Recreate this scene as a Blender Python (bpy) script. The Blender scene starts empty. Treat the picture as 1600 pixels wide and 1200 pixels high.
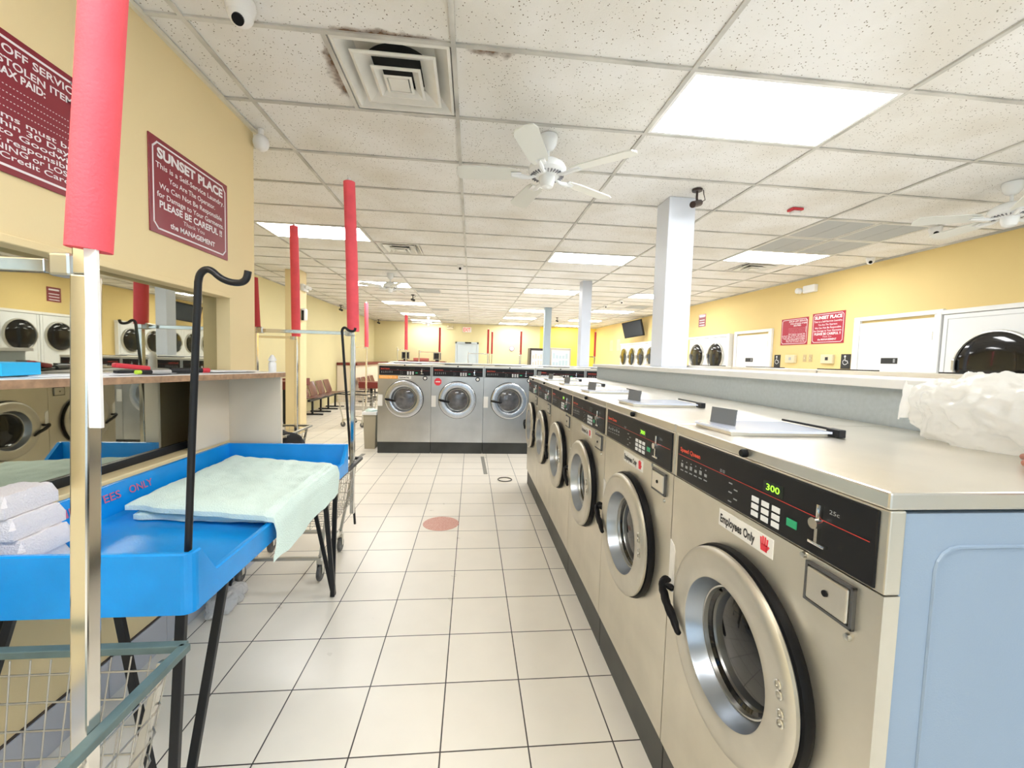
import bpy, bmesh, math, random
from mathutils import Vector, Matrix, noise
random.seed(7)
PI = math.pi
scene = bpy.context.scene
COL = scene.collection

# ------------------------------------------------------------------ camera
F_PX = 646.886
YAW, PITCH, ROLL = 0.0978, -0.0598, 0.0291
def make_camera():
    cy, sy, cp, sp = math.cos(YAW), math.sin(YAW), math.cos(PITCH), math.sin(PITCH)
    fwd = Vector((sy*cp, cy*cp, sp)); right = Vector((cy, -sy, 0)); up = right.cross(fwd)
    r = math.cos(ROLL)*right + math.sin(ROLL)*up
    u = -math.sin(ROLL)*right + math.cos(ROLL)*up
    m = Matrix((( r.x, u.x, -fwd.x, 0), (r.y, u.y, -fwd.y, 0), (r.z, u.z, -fwd.z, 1.5), (0, 0, 0, 1)))
    cd = bpy.data.cameras.new('camera'); cd.sensor_width = 36; cd.lens = F_PX/1600*36
    cd.clip_start = 0.02; cd.clip_end = 100
    c = bpy.data.objects.new('camera', cd); c.matrix_world = m; COL.objects.link(c)
    scene.camera = c
make_camera()

# ------------------------------------------------------------------ world, exposure
w = bpy.data.worlds.new('daylight'); scene.world = w; w.use_nodes = True
bg = w.node_tree.nodes['Background']
bg.inputs['Color'].default_value = (0.72, 0.86, 1.0, 1); bg.inputs['Strength'].default_value = 1.35
scene.view_settings.view_transform = 'Standard'; scene.view_settings.look = 'None'
scene.view_settings.gamma = 1.0; scene.view_settings.use_curve_mapping = False
scene.view_settings.exposure = 1.0
LIGHT_STRENGTH = 12.5

# ------------------------------------------------------------------ materials
MATS = {}
def mat(name, color, rough=0.5, metal=0.0, emit=None, estr=1.0, bump=None, spec=None, coat=0, trans=0, alpha=1, var=None, aniso=0):
    if name in MATS: return MATS[name]
    m = bpy.data.materials.new(name); m.use_nodes = True; nt = m.node_tree
    b = nt.nodes['Principled BSDF']
    b.inputs['Base Color'].default_value = (*color, 1); b.inputs['Roughness'].default_value = rough
    b.inputs['Metallic'].default_value = metal
    if spec is not None: b.inputs['Specular IOR Level'].default_value = spec
    if coat: b.inputs['Coat Weight'].default_value = coat; b.inputs['Coat Roughness'].default_value = 0.05
    if trans: b.inputs['Transmission Weight'].default_value = trans
    if alpha < 1: b.inputs['Alpha'].default_value = alpha
    if emit: b.inputs['Emission Color'].default_value = (*emit, 1); b.inputs['Emission Strength'].default_value = estr
    tc = nt.nodes.new('ShaderNodeTexCoord')
    if var:   # (scale, amount, stretch)
        mp = nt.nodes.new('ShaderNodeMapping'); mp.inputs['Scale'].default_value = var[2] if len(var) > 2 else (1, 1, 1)
        n = nt.nodes.new('ShaderNodeTexNoise'); n.inputs['Scale'].default_value = var[0]; n.inputs['Detail'].default_value = 4
        r = nt.nodes.new('ShaderNodeMapRange'); r.inputs['From Min'].default_value = .3; r.inputs['From Max'].default_value = .7
        r.inputs['To Min'].default_value = 1-var[1]; r.inputs['To Max'].default_value = 1+var[1]
        mx = nt.nodes.new('ShaderNodeVectorMath'); mx.operation = 'SCALE'; mx.inputs[0].default_value = color
        L = nt.links.new
        L(tc.outputs['Object'], mp.inputs[0]); L(mp.outputs[0], n.inputs['Vector']); L(n.outputs['Fac'], r.inputs['Value'])
        L(r.outputs[0], mx.inputs['Scale']); L(mx.outputs[0], b.inputs['Base Color'])
    if bump:  # (scale, strength, stretch)
        mp = nt.nodes.new('ShaderNodeMapping'); mp.inputs['Scale'].default_value = bump[2] if len(bump) > 2 else (1, 1, 1)
        n = nt.nodes.new('ShaderNodeTexNoise'); n.inputs['Scale'].default_value = bump[0]; n.inputs['Detail'].default_value = 3
        bp = nt.nodes.new('ShaderNodeBump'); bp.inputs['Strength'].default_value = bump[1]; bp.inputs['Distance'].default_value = .01
        nt.links.new(tc.outputs['Object'], mp.inputs[0]); nt.links.new(mp.outputs[0], n.inputs['Vector'])
        nt.links.new(n.outputs['Fac'], bp.inputs['Height']); nt.links.new(bp.outputs[0], b.inputs['Normal'])
    MATS[name] = m; return m

STEEL = mat('brushed steel', (.68, .64, .55), .38, .9, bump=(60, .04, (1, 1, 12)), var=(5, .07))
STEEL_TOP = mat('worn steel top', (.74, .70, .62), .30, .9, bump=(4, .05), var=(3, .08))
CHROME = mat('chrome', (.78, .77, .74), .13, 1)
CHROME_DULL = mat('dull chrome', (.60, .59, .55), .28, 1)
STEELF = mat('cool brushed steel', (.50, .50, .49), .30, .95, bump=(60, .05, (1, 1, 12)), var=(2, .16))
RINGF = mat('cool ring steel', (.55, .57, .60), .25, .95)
RING = mat('cast steel ring', (.60, .57, .50), .42, .85, var=(9, .06))
DISH = mat('door dish steel', (.36, .39, .43), .30, .9)
BLACK = mat('black rubber', (.005, .005, .006), .5, spec=.2)
BLACKP = mat('black metal paint', (.012, .013, .016), .38, spec=.35)
PANEL = mat('black control panel', (.011, .011, .012), .4, spec=.25)
GLASSD = mat('dark door glass', (.006, .006, .007), .06, coat=.15)
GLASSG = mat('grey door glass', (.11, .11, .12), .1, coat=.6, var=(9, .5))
REDLINE = mat('red print', (.45, .03, .02), .5)
REDLOGO = mat('red logo print', (.75, .08, .04), .5)
WHITEP = mat('white print', (.75, .76, .76), .5)
GREYP = mat('grey print', (.30, .31, .32), .5)
LED = mat('green led digits', (.1, .5, .02), .4, emit=(.45, 1, .05), estr=.7)
LEDBACK = mat('display window', (.01, .015, .01), .2)
GREENB = mat('green button plastic', (.02, .35, .16), .4)
BODYBLUE = mat('blue grey cabinet paint', (.265, .34, .435), .45, bump=(300, .05), var=(2, .04))
PLINTH = mat('dark plinth', (.035, .038, .036), .55, var=(3, .35))
PLINTHW = mat('worn grey plinth', (.055, .056, .05), .5, var=(4, .3))
YELLOW = mat('yellow wall paint', (.84, .69, .40), .7, bump=(220, .06), var=(1.2, .015))
YELLOWR = mat('yellow wall paint right', (.79, .61, .27), .7, bump=(220, .06), var=(1.2, .02))
PALEY = mat('pale yellow wall paint', (.70, .63, .36), .7, var=(1, .03))
GLOWYEL = mat('yellow wall with lamp glow', (.93, .68, .10), .7)  # wall yellow deepened to carry a lamp's glow in its colour
CREAM = mat('cream laminate', (.80, .69, .55), .5, var=(2, .03))
GREYW = mat('light grey laminate', (.44, .50, .54), .5, bump=(200, .08), var=(60, .05))
WHITE = mat('white paint', (.86, .86, .85), .4)
WHITEG = mat('white enamel', (.85, .87, .88), .25)
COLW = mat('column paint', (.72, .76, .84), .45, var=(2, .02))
LEDGE = mat('white ledge laminate', (.82, .83, .84), .22)
WOODE = mat('particleboard edge', (.36, .22, .13), .7, var=(40, .25))
BLUE = mat('blue polyethylene', (.004, .29, .78), .25, bump=(160, .06), var=(4, .12))
REDT = mat('faded red table lettering', (.50, .13, .26), .7)
FOAM = mat('red foam', (.93, .11, .145), .75, bump=(150, .2), var=(12, .07))
FOAMD = mat('dark red foam', (.42, .03, .03), .75)
TEAL = mat('grey green vinyl', (.10, .15, .15), .4, var=(20, .12))
WIRE = mat('zinc wire', (.48, .46, .42), .35, .8)
RUST = mat('grey caster rubber', (.12, .12, .12), .6, var=(30, .4))
AQUA = mat('aqua terry towel', (.74, .90, .84), .95, bump=(180, .55), var=(4, .04))
TOWELW = mat('white terry towel', (.80, .76, .78), .95, bump=(180, .5))
SIGNR = mat('burgundy sign board', (.24, .010, .028), .35, coat=.3)
SIGNW = mat('sign white print', (.85, .80, .84), .5)
SIGNRB = mat('red sign board', (.42, .012, .04), .4)
BROWN = mat('brown moulded plastic', (.16, .045, .03), .3, coat=.3, var=(8, .15))
MAROON = mat('maroon laminate', (.17, .022, .018), .4)
WHPLAST = mat('white plastic', (.85, .85, .85), .3)
DIFF = mat('diffuser enamel', (.74, .73, .68), .35, var=(8, .05))
DUCT = mat('dark duct', (.01, .012, .015), .8)
GRILLE = mat('grey air grille', (.44, .46, .46), .5)
TBAR = mat('t bar paint', (.55, .54, .50), .5, var=(3, .3))
TBARW = mat('wall angle paint', (.72, .68, .56), .5)
LAMP = mat('fluorescent diffuser', (1, 1, 1), .6, emit=(.985, .995, 1), estr=LIGHT_STRENGTH)
SKIN = mat('skin', (.36, .13, .08), .5, var=(30, .1))
TAN = mat('tan plastic', (.42, .37, .27), .6)
ORANGE = mat('orange sticker', (.9, .38, .06), .5)
REDS = mat('red sticker', (.75, .04, .06), .5)
STICK = mat('white sticker', (.78, .76, .72), .45)
BLACKPRINT = mat('black print', (.02, .02, .02), .5)
TRAYP = mat('pale blue plastic plate', (.68, .73, .88), .15, coat=.4)
CLOTHB = mat('black cloth', (.012, .012, .014), .9)
BOXB = mat('bright blue carton', (.01, .45, .85), .5)
PAPER = mat('white paper', (.85, .86, .9), .7)
REDPL = mat('red plastic', (.6, .03, .05), .35)
LIME = mat('lime plastic', (.5, .7, .05), .4)
BEIGEE = mat('beige switch plate', (.70, .62, .42), .5)
GREYDOOR = mat('grey blue door paint', (.55, .63, .68), .5)
SCREEN = mat('dark screen', (.03, .035, .04), .15, emit=(.3, .4, .5), estr=.03)
REDEM = mat('exit letters', (.8, .1, .08), .5, emit=(1, .12, .08), estr=.8)
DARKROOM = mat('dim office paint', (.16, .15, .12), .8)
CONCRETE = mat('concrete paving', (.5, .5, .48), .8, var=(3, .1))

def floor_material():
    m = bpy.data.materials.new('ceramic floor tiles'); m.use_nodes = True; nt = m.node_tree; L = nt.links.new
    b = nt.nodes['Principled BSDF']
    tc = nt.nodes.new('ShaderNodeTexCoord'); sx = nt.nodes.new('ShaderNodeSeparateXYZ'); L(tc.outputs['Object'], sx.inputs[0])
    def math_(op, a, bb=None, c=None):
        n = nt.nodes.new('ShaderNodeMath'); n.operation = op
        for i, v in enumerate((a, bb, c)):
            if v is None: continue
            if isinstance(v, (int, float)): n.inputs[i].default_value = v
            else: L(v, n.inputs[i])
        return n.outputs[0]
    T = 0.3383; G = 0.0042
    cells = []
    ds = []
    for ax, off in (('X', -0.763), ('Y', 1.504)):
        t = math_('DIVIDE', math_('SUBTRACT', sx.outputs[ax], off), T)
        fl = math_('FLOOR', t); fr = math_('SUBTRACT', t, fl)
        d = math_('MINIMUM', fr, math_('SUBTRACT', 1.0, fr)); ds.append(d); cells.append(fl)
    d = math_('MULTIPLY', math_('MINIMUM', ds[0], ds[1]), T)
    grout = nt.nodes.new('ShaderNodeMapRange'); L(d, grout.inputs['Value'])
    grout.inputs['From Min'].default_value = G*.45; grout.inputs['From Max'].default_value = G*.8
    cb = nt.nodes.new('ShaderNodeCombineXYZ'); L(cells[0], cb.inputs[0]); L(cells[1], cb.inputs[1])
    wn = nt.nodes.new('ShaderNodeTexWhiteNoise'); L(cb.outputs[0], wn.inputs['Vector'])
    n1 = nt.nodes.new('ShaderNodeTexNoise'); n1.inputs['Scale'].default_value = 7; n1.inputs['Detail'].default_value = 6; L(tc.outputs['Object'], n1.inputs['Vector'])
    n2 = nt.nodes.new('ShaderNodeTexNoise'); n2.inputs['Scale'].default_value = 1.1; n2.inputs['Detail'].default_value = 3; L(tc.outputs['Object'], n2.inputs['Vector'])
    v = math_('ADD', math_('MULTIPLY', wn.outputs['Value'], .05), math_('ADD', math_('MULTIPLY', n1.outputs['Fac'], .07), math_('MULTIPLY', n2.outputs['Fac'], .20)))
    v = math_('ADD', v, .80)
    sc = nt.nodes.new('ShaderNodeVectorMath'); sc.operation = 'SCALE'; sc.inputs[0].default_value = (.86, .80, .70); L(v, sc.inputs['Scale'])
    mix = nt.nodes.new('ShaderNodeMix'); mix.data_type = 'RGBA'; L(grout.outputs[0], mix.inputs[0])
    mix.inputs[6].default_value = (.035, .028, .024, 1); L(sc.outputs[0], mix.inputs[7]); L(mix.outputs[2], b.inputs['Base Color'])
    rr = nt.nodes.new('ShaderNodeMapRange'); L(n1.outputs['Fac'], rr.inputs['Value']); rr.inputs['To Min'].default_value = .24; rr.inputs['To Max'].default_value = .36
    L(rr.outputs[0], b.inputs['Roughness'])
    bp = nt.nodes.new('ShaderNodeBump'); bp.inputs['Strength'].default_value = .5; bp.inputs['Distance'].default_value = .003
    hh = math_('ADD', grout.outputs[0], math_('MULTIPLY', n2.outputs['Fac'], .25)); L(hh, bp.inputs['Height']); L(bp.outputs[0], b.inputs['Normal'])
    return m
def ceiling_material():
    m = bpy.data.materials.new('mineral fibre ceiling tile'); m.use_nodes = True; nt = m.node_tree; L = nt.links.new
    b = nt.nodes['Principled BSDF']; b.inputs['Roughness'].default_value = .9
    tc = nt.nodes.new('ShaderNodeTexCoord')
    vo = nt.nodes.new('ShaderNodeTexVoronoi'); vo.inputs['Scale'].default_value = 85; L(tc.outputs['Object'], vo.inputs['Vector'])
    rn = nt.nodes.new('ShaderNodeTexWhiteNoise'); L(vo.outputs['Color'], rn.inputs['Vector'])
    mr = nt.nodes.new('ShaderNodeMapRange'); L(rn.outputs['Value'], mr.inputs['Value']); mr.inputs['From Min'].default_value = .35; mr.inputs['From Max'].default_value = 1
    mr.inputs['To Min'].default_value = 0; mr.inputs['To Max'].default_value = .30
    lt = nt.nodes.new('ShaderNodeMath'); lt.operation = 'LESS_THAN'; L(vo.outputs['Distance'], lt.inputs[0]); L(mr.outputs[0], lt.inputs[1])
    n2 = nt.nodes.new('ShaderNodeTexNoise'); n2.inputs['Scale'].default_value = 160; n2.inputs['Detail'].default_value = 2; L(tc.outputs['Object'], n2.inputs['Vector'])
    n3 = nt.nodes.new('ShaderNodeTexNoise'); n3.inputs['Scale'].default_value = 1.6; n3.inputs['Detail'].default_value = 5; L(tc.outputs['Object'], n3.inputs['Vector'])
    cr = nt.nodes.new('ShaderNodeValToRGB'); L(n3.outputs['Fac'], cr.inputs[0])
    cr.color_ramp.elements[0].position = .33; cr.color_ramp.elements[0].color = (.74, .715, .66, 1)
    cr.color_ramp.elements[1].position = .6; cr.color_ramp.elements[1].color = (.84, .835, .82, 1)
    mx = nt.nodes.new('ShaderNodeMix'); mx.data_type = 'RGBA'; L(lt.outputs[0], mx.inputs[0]); L(cr.outputs[0], mx.inputs[6]); mx.inputs[7].default_value = (.20, .17, .13, 1)
    L(mx.outputs[2], b.inputs['Base Color'])
    bp = nt.nodes.new('ShaderNodeBump'); bp.inputs['Strength'].default_value = .35; bp.inputs['Distance'].default_value = .004
    L(n2.outputs['Fac'], bp.inputs['Height']); L(bp.outputs[0], b.inputs['Normal'])
    return m
def stain_material():
    m = bpy.data.materials.new('brown water stain'); m.use_nodes = True; nt = m.node_tree; L = nt.links.new
    b = nt.nodes['Principled BSDF']; b.inputs['Base Color'].default_value = (.24, .14, .08, 1); b.inputs['Roughness'].default_value = .95
    tc = nt.nodes.new('ShaderNodeTexCoord'); n = nt.nodes.new('ShaderNodeTexNoise'); n.inputs['Scale'].default_value = 18; n.inputs['Detail'].default_value = 6
    L(tc.outputs['Object'], n.inputs['Vector'])
    at = nt.nodes.new('ShaderNodeAttribute'); at.attribute_name = 'fade'
    a = nt.nodes.new('ShaderNodeMath'); a.operation = 'ADD'; L(n.outputs['Fac'], a.inputs[0]); L(at.outputs['Fac'], a.inputs[1])
    mr = nt.nodes.new('ShaderNodeMapRange'); L(a.outputs[0], mr.inputs['Value']); mr.inputs['From Min'].default_value = 1.0; mr.inputs['From Max'].default_value = 1.5; mr.inputs['To Max'].default_value = .85
    L(mr.outputs[0], b.inputs['Alpha'])
    return m
def glass_material():
    m = bpy.data.materials.new('reflective office glass'); m.use_nodes = True; nt = m.node_tree; L = nt.links.new
    nt.nodes.remove(nt.nodes['Principled BSDF']); out = nt.nodes['Material Output']
    g = nt.nodes.new('ShaderNodeBsdfGlossy'); g.inputs['Roughness'].default_value = .012; g.inputs['Color'].default_value = (.84, .83, .72, 1)
    t = nt.nodes.new('ShaderNodeBsdfTransparent'); t.inputs['Color'].default_value = (.55, .55, .5, 1)
    mx = nt.nodes.new('ShaderNodeMixShader'); mx.inputs[0].default_value = .55
    L(t.outputs[0], mx.inputs[1]); L(g.outputs[0], mx.inputs[2]); L(mx.outputs[0], out.inputs['Surface'])
    return m
def clear_glass():
    m = bpy.data.materials.new('clear window glass'); m.use_nodes = True; nt = m.node_tree; L = nt.links.new
    nt.nodes.remove(nt.nodes['Principled BSDF']); out = nt.nodes['Material Output']
    g = nt.nodes.new('ShaderNodeBsdfGlossy'); g.inputs['Roughness'].default_value = .02
    t = nt.nodes.new('ShaderNodeBsdfTransparent'); t.inputs['Color'].default_value = (.95, .97, .97, 1)
    mx = nt.nodes.new('ShaderNodeMixShader'); mx.inputs[0].default_value = .06
    L(t.outputs[0], mx.inputs[1]); L(g.outputs[0], mx.inputs[2]); L(mx.outputs[0], out.inputs['Surface'])
    return m
def bag_material():
    m = bpy.data.materials.new('thin white plastic film'); m.use_nodes = True; nt = m.node_tree; L = nt.links.new
    b = nt.nodes['Principled BSDF']; b.inputs['Base Color'].default_value = (.88, .87, .84, 1); b.inputs['Roughness'].default_value = .25
    out = nt.nodes['Material Output']
    tr = nt.nodes.new('ShaderNodeBsdfTranslucent'); tr.inputs['Color'].default_value = (.9, .89, .86, 1)
    tp = nt.nodes.new('ShaderNodeBsdfTransparent')
    m1 = nt.nodes.new('ShaderNodeMixShader'); m1.inputs[0].default_value = .45; L(b.outputs[0], m1.inputs[1]); L(tr.outputs[0], m1.inputs[2])
    m2 = nt.nodes.new('ShaderNodeMixShader'); m2.inputs[0].default_value = .22; L(m1.outputs[0], m2.inputs[1]); L(tp.outputs[0], m2.inputs[2])
    L(m2.outputs[0], out.inputs['Surface'])
    return m
def decal_material():
    m = bpy.data.materials.new('faded pink floor decal'); m.use_nodes = True; nt = m.node_tree; L = nt.links.new
    b = nt.nodes['Principled BSDF']; b.inputs['Roughness'].default_value = .35
    tc = nt.nodes.new('ShaderNodeTexCoord'); n = nt.nodes.new('ShaderNodeTexWave'); n.wave_type = 'RINGS'; n.rings_direction = 'Z'; n.inputs['Scale'].default_value = 22; n.inputs['Distortion'].default_value = 5
    n.inputs['Detail'].default_value = 3; n.inputs['Detail Scale'].default_value = 6
    L(tc.outputs['Object'], n.inputs['Vector'])
    cr = nt.nodes.new('ShaderNodeValToRGB'); L(n.outputs['Fac'], cr.inputs[0]); cr.color_ramp.elements[0].color = (.52, .19, .14, 1); cr.color_ramp.elements[1].color = (.72, .48, .40, 1)
    L(cr.outputs[0], b.inputs['Base Color']); return m
FLOORM, CEILM, STAIN, OFFGLASS, CLEAR, BAGM, DECAL = floor_material(), ceiling_material(), stain_material(), glass_material(), clear_glass(), bag_material(), decal_material()

# ------------------------------------------------------------------ helpers
class MB:
    def __init__(s, M=None): s.bm = bmesh.new(); s.M = M or Matrix.Identity(4)
    def v(s, co): return s.bm.verts.new(s.M @ Vector(co))
    def face(s, pts):
        return s.bm.faces.new([s.v(p) for p in pts])
    def box(s, x0, x1, y0, y1, z0, z1, bev=0, seg=2):
        vs = [s.v((x, y, z)) for x in (x0, x1) for y in (y0, y1) for z in (z0, z1)]
        fs = [s.bm.faces.new([vs[i] for i in q]) for q in ((0,1,3,2), (4,6,7,5), (0,4,5,1), (2,3,7,6), (0,2,6,4), (1,5,7,3))]
        if bev:
            es = {e for f in fs for e in f.edges}
            bmesh.ops.bevel(s.bm, geom=list(es), offset=bev, segments=seg, affect='EDGES', profile=.5)
        return s
    def obox(s, c, size, rot=None, bev=0):      # oriented box
        T = Matrix.Translation(c) @ (rot or Matrix.Identity(4)); old = s.M; s.M = old @ T
        a, b, d = size; s.box(-a/2, a/2, -b/2, b/2, -d/2, d/2, bev); s.M = old; return s
    def tube(s, pts, r, seg=10, caps=True):
        pts = [Vector(p) for p in pts]; rings = []; n = len(pts)
        rs = r if isinstance(r, (list, tuple)) else [r]*n
        t0 = (pts[1]-pts[0]).normalized()
        ref = Vector((0, 0, 1)) if abs(t0.z) < .9 else Vector((1, 0, 0))
        nrm = t0.cross(ref).normalized()
        for i, p in enumerate(pts):
            a = (pts[i]-pts[i-1]).normalized() if i else t0
            b = (pts[i+1]-pts[i]).normalized() if i < n-1 else a
            t = (a+b).normalized()
            nrm = (nrm - t*nrm.dot(t)).normalized(); bn = t.cross(nrm)
            rings.append([s.v(p + (nrm*math.cos(2*PI*k/seg) + bn*math.sin(2*PI*k/seg))*rs[i]) for k in range(seg)])
        for i in range(n-1):
            for k in range(seg):
                s.bm.faces.new((rings[i][k], rings[i][(k+1) % seg], rings[i+1][(k+1) % seg], rings[i+1][k]))
        if caps: s.bm.faces.new(rings[0][::-1]); s.bm.faces.new(rings[-1])
        return s
    def bar(s, p0, p1, wd, ht=None):           # rectangular bar between two points
        p0, p1 = Vector(p0), Vector(p1); d = p1-p0; L = d.length; ht = ht or wd
        z = d.normalized(); up = Vector((0, 1, 0)) if abs(z.z) > .8 else Vector((0, 0, 1))
        x = up.cross(z).normalized(); y = z.cross(x)
        R = Matrix((( x.x, y.x, z.x, 0), (x.y, y.y, z.y, 0), (x.z, y.z, z.z, 0), (0, 0, 0, 1)))
        return s.obox((p0+p1)/2, (wd, ht, L), R, min(wd, ht)*.12)
    def lathe(s, prof, seg=48, c=(0, 0, 0), axis='Y', close=False):   # profile of (radius, along)
        rings = []
        for r, a in prof:
            ring = []
            for k in range(seg):
                t = 2*PI*k/seg; u, vv = r*math.cos(t), r*math.sin(t)
                p = {'Y': (c[0]+u, c[1]+a, c[2]+vv), 'Z': (c[0]+u, c[1]+vv, c[2]+a), 'X': (c[0]+a, c[1]+u, c[2]+vv)}[axis]
                ring.append(s.v(p) if r > 1e-6 or k == 0 else ring[0])
            rings.append(ring)
        for i in range(len(rings)-1):
            A, B = rings[i], rings[i+1]; ra, rb = prof[i][0] > 1e-6, prof[i+1][0] > 1e-6
            for k in range(seg):
                k2 = (k+1) % seg
                if ra and rb: s.bm.faces.new((A[k], A[k2], B[k2], B[k]))
                elif ra: s.bm.faces.new((A[k], A[k2], B[0]))
                elif rb: s.bm.faces.new((A[0], B[k2], B[k]))
        return s
    def prism(s, poly, z0, z1, axis='Z'):
        def P(a, b, c): return {'Z': (a, b, c), 'Y': (a, c, b), 'X': (c, a, b)}[axis]
        A = [s.v(P(a, b, z0)) for a, b in poly]; B = [s.v(P(a, b, z1)) for a, b in poly]
        n = len(poly)
        s.bm.faces.new(A[::-1]); s.bm.faces.new(B)
        for i in range(n): s.bm.faces.new((A[i], A[(i+1) % n], B[(i+1) % n], B[i]))
        return s
    def text(s, body, width, height, M, offset=0.0, align='CENTER', depth=0.0006, fit=True):
        cu = bpy.data.curves.new('t', 'FONT'); cu.body = body; cu.size = 1; cu.offset = offset; cu.extrude = .0
        cu.resolution_u = 3
        ob = bpy.data.objects.new('t', cu); COL.objects.link(ob)
        dg = bpy.context.evaluated_depsgraph_get(); dg.update()
        me = bpy.data.meshes.new_from_object(ob.evaluated_get(dg))
        xs = [v.co.x for v in me.vertices]; ys = [v.co.y for v in me.vertices]
        if xs:
            x0, x1 = min(xs), max(xs); sx = width/(x1-x0) if width else height/.7; sy = height/.7
            tot = (x1-x0)*sx; off = {'CENTER': -tot/2, 'LEFT': 0, 'RIGHT': -tot}[align]
            vs = [s.v(M @ Vector(((v.co.x-x0)*sx+off, v.co.y*sy, depth))) for v in me.vertices]
            for p in me.polygons:
                try: s.bm.faces.new([vs[i] for i in p.vertices])
                except ValueError: pass
        bpy.data.objects.remove(ob); bpy.data.curves.remove(cu); bpy.data.meshes.remove(me)
        return s
    def build(s, name, m, parent=None, smooth=False, recalc=True):
        if recalc: bmesh.ops.recalc_face_normals(s.bm, faces=s.bm.faces)
        me = bpy.data.meshes.new(name); s.bm.to_mesh(me); s.bm.free()
        me.materials.append(m)
        if smooth:
            for p in me.polygons: p.use_smooth = True
            try: me.set_sharp_from_angle(angle=math.radians(35))
            except Exception: pass
        o = bpy.data.objects.new(name, me); COL.objects.link(o)
        if parent: o.parent = parent
        return o
def tag(o, label=None, cat=None, group=None, kind=None):
    if label: o['label'] = label
    if cat: o['category'] = cat
    if group: o['group'] = group
    if kind: o['kind'] = kind
    return o
def empty(name, loc, label, cat, rz=0, group=None):
    o = bpy.data.objects.new(name, None); o.empty_display_size = .05; COL.objects.link(o)
    o.location = loc; o.rotation_euler = (0, 0, rz); return tag(o, label, cat, group)
def struct(o): o['kind'] = 'structure'; return o
def kids(o, deep=False): return [c for c in ALLKIDS.get(o.name, [])]
def copy_tree(o, loc=None, rz=None, label=None, drop=()):
    index = {}
    for x in bpy.data.objects:
        if x.parent: index.setdefault(x.parent.name, []).append(x)
    def rec(a, par):
        c = a.copy(); COL.objects.link(c); c.parent = par
        for ch in index.get(a.name, []):
            if ch.name.split('.')[0] not in drop: rec(ch, c)
        return c
    r = rec(o, None)
    if loc is not None: r.location = loc
    if rz is not None: r.rotation_euler = (0, 0, rz)
    if label: r['label'] = label
    return r
def RZ(a): return Matrix.Rotation(a, 4, 'Z')
# frame for lettering on walls: columns are text-right, text-up, outward
def frame(origin, right, up):
    r, u = Vector(right).normalized(), Vector(up).normalized(); n = r.cross(u); o = Vector(origin)
    return Matrix(((r.x, u.x, n.x, o.x), (r.y, u.y, n.y, o.y), (r.z, u.z, n.z, o.z), (0, 0, 0, 1)))

# ------------------------------------------------------------------ room
CZ = 3.007
XL, XR, YF, YB, XO = -4.22, 5.55, 18.4, -2.6, -1.52   # left wall, right wall, far wall, front, office wall
struct(MB().box(XL-.1, XR+.1, YB-.1, YF+.1, -.1, 0).build('floor', FLOORM))
GX, GY, RX, RY = -0.1248, 2.112, 1.2192, .6096
HOLES = [(GX-RX/2, GX, GY, GY+RY), (GX-RX, GX-RX/2, GY+6*RY, GY+7*RY), (GX+3.35*RX, GX+3.85*RX, GY+6*RY, GY+7*RY)]
mb = MB(); xs_ = sorted({XL-.1, XR+.1} | {h[i]+(.013 if i == 0 else -.013) for h in HOLES for i in (0, 1)}); ys_ = sorted({YB-.1, YF+.1} | {h[i]+(.013 if i == 2 else -.013) for h in HOLES for i in (2, 3)})
for xa, xb in zip(xs_, xs_[1:]):
    for ya, yb in zip(ys_, ys_[1:]):
        mx_, my_ = (xa+xb)/2, (ya+yb)/2
        if any(h[0] < mx_ < h[1] and h[2] < my_ < h[3] for h in HOLES): continue
        mb.box(xa, xb, ya, yb, CZ+.004, CZ+.02)
mb.box(XL-.1, XR+.1, YB-.1, YF+.1, CZ+.20, CZ+.24)
struct(mb.build('ceiling', CEILM))
struct(MB().box(XL-.12, XL, 3.08, YF, 0, CZ+.05).build('wall_left', PALEY))
struct(MB().box(XL-.1, 3.0, YF, YF+.12, 0, CZ+.05).build('wall_far', PALEY))
struct(MB().box(3.0, XR+.1, YF, YF+.12, 0, CZ+.05).build('wall_back', GLOWYEL))  # right end of the far wall, lamp glow painted as stronger yellow
struct(MB().box(XR, XR+.12, YB, YF, 0, CZ+.05).build('wall_right', YELLOWR))
# office wall with its window opening (y .35..2.78, z .945..1.83)
WY0, WY1, WZ0, WZ1 = 0.0, 2.78, .945, 1.83
mb = MB()
mb.box(XO-.12, XO, YB, WY0, 0, CZ+.05); mb.box(XO-.12, XO, WY1, 3.08, 0, CZ+.05)
mb.box(XO-.12, XO, WY0, WY1, 0, WZ0); mb.box(XO-.12, XO, WY0, WY1, WZ1, CZ+.05)
mb.box(XL, XO-.12, 2.98, 3.08, 0, CZ+.05)
struct(mb.build('wall_office', YELLOW))
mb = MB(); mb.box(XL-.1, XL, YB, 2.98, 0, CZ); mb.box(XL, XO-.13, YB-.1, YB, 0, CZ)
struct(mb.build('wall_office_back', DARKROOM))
g = MB().box(XO-.085, XO-.079, WY0, WY1, WZ0, WZ1).build('window_1', OFFGLASS); struct(g)
MB().box(XO-.078, XO-.066, WY0, WY1-.01, WZ0+.002, WZ0+.04).build('window_rail', BLACKP, g)
mb = MB(); mb.box(XO-.075, XO+.012, WY0, WY1, WZ0-.022, WZ0+.001, .004); mb.box(XO, XO+.010, WY0, WY1, WZ0-.07, WZ0-.024, .003)
mb.build('window_sill', YELLOW, g)
mb = MB(); mb.box(XO, XO+.008, WY0, WY1+.012, WZ1, WZ1+.028, .003); mb.build('window_frame', YELLOW, g)
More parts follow.
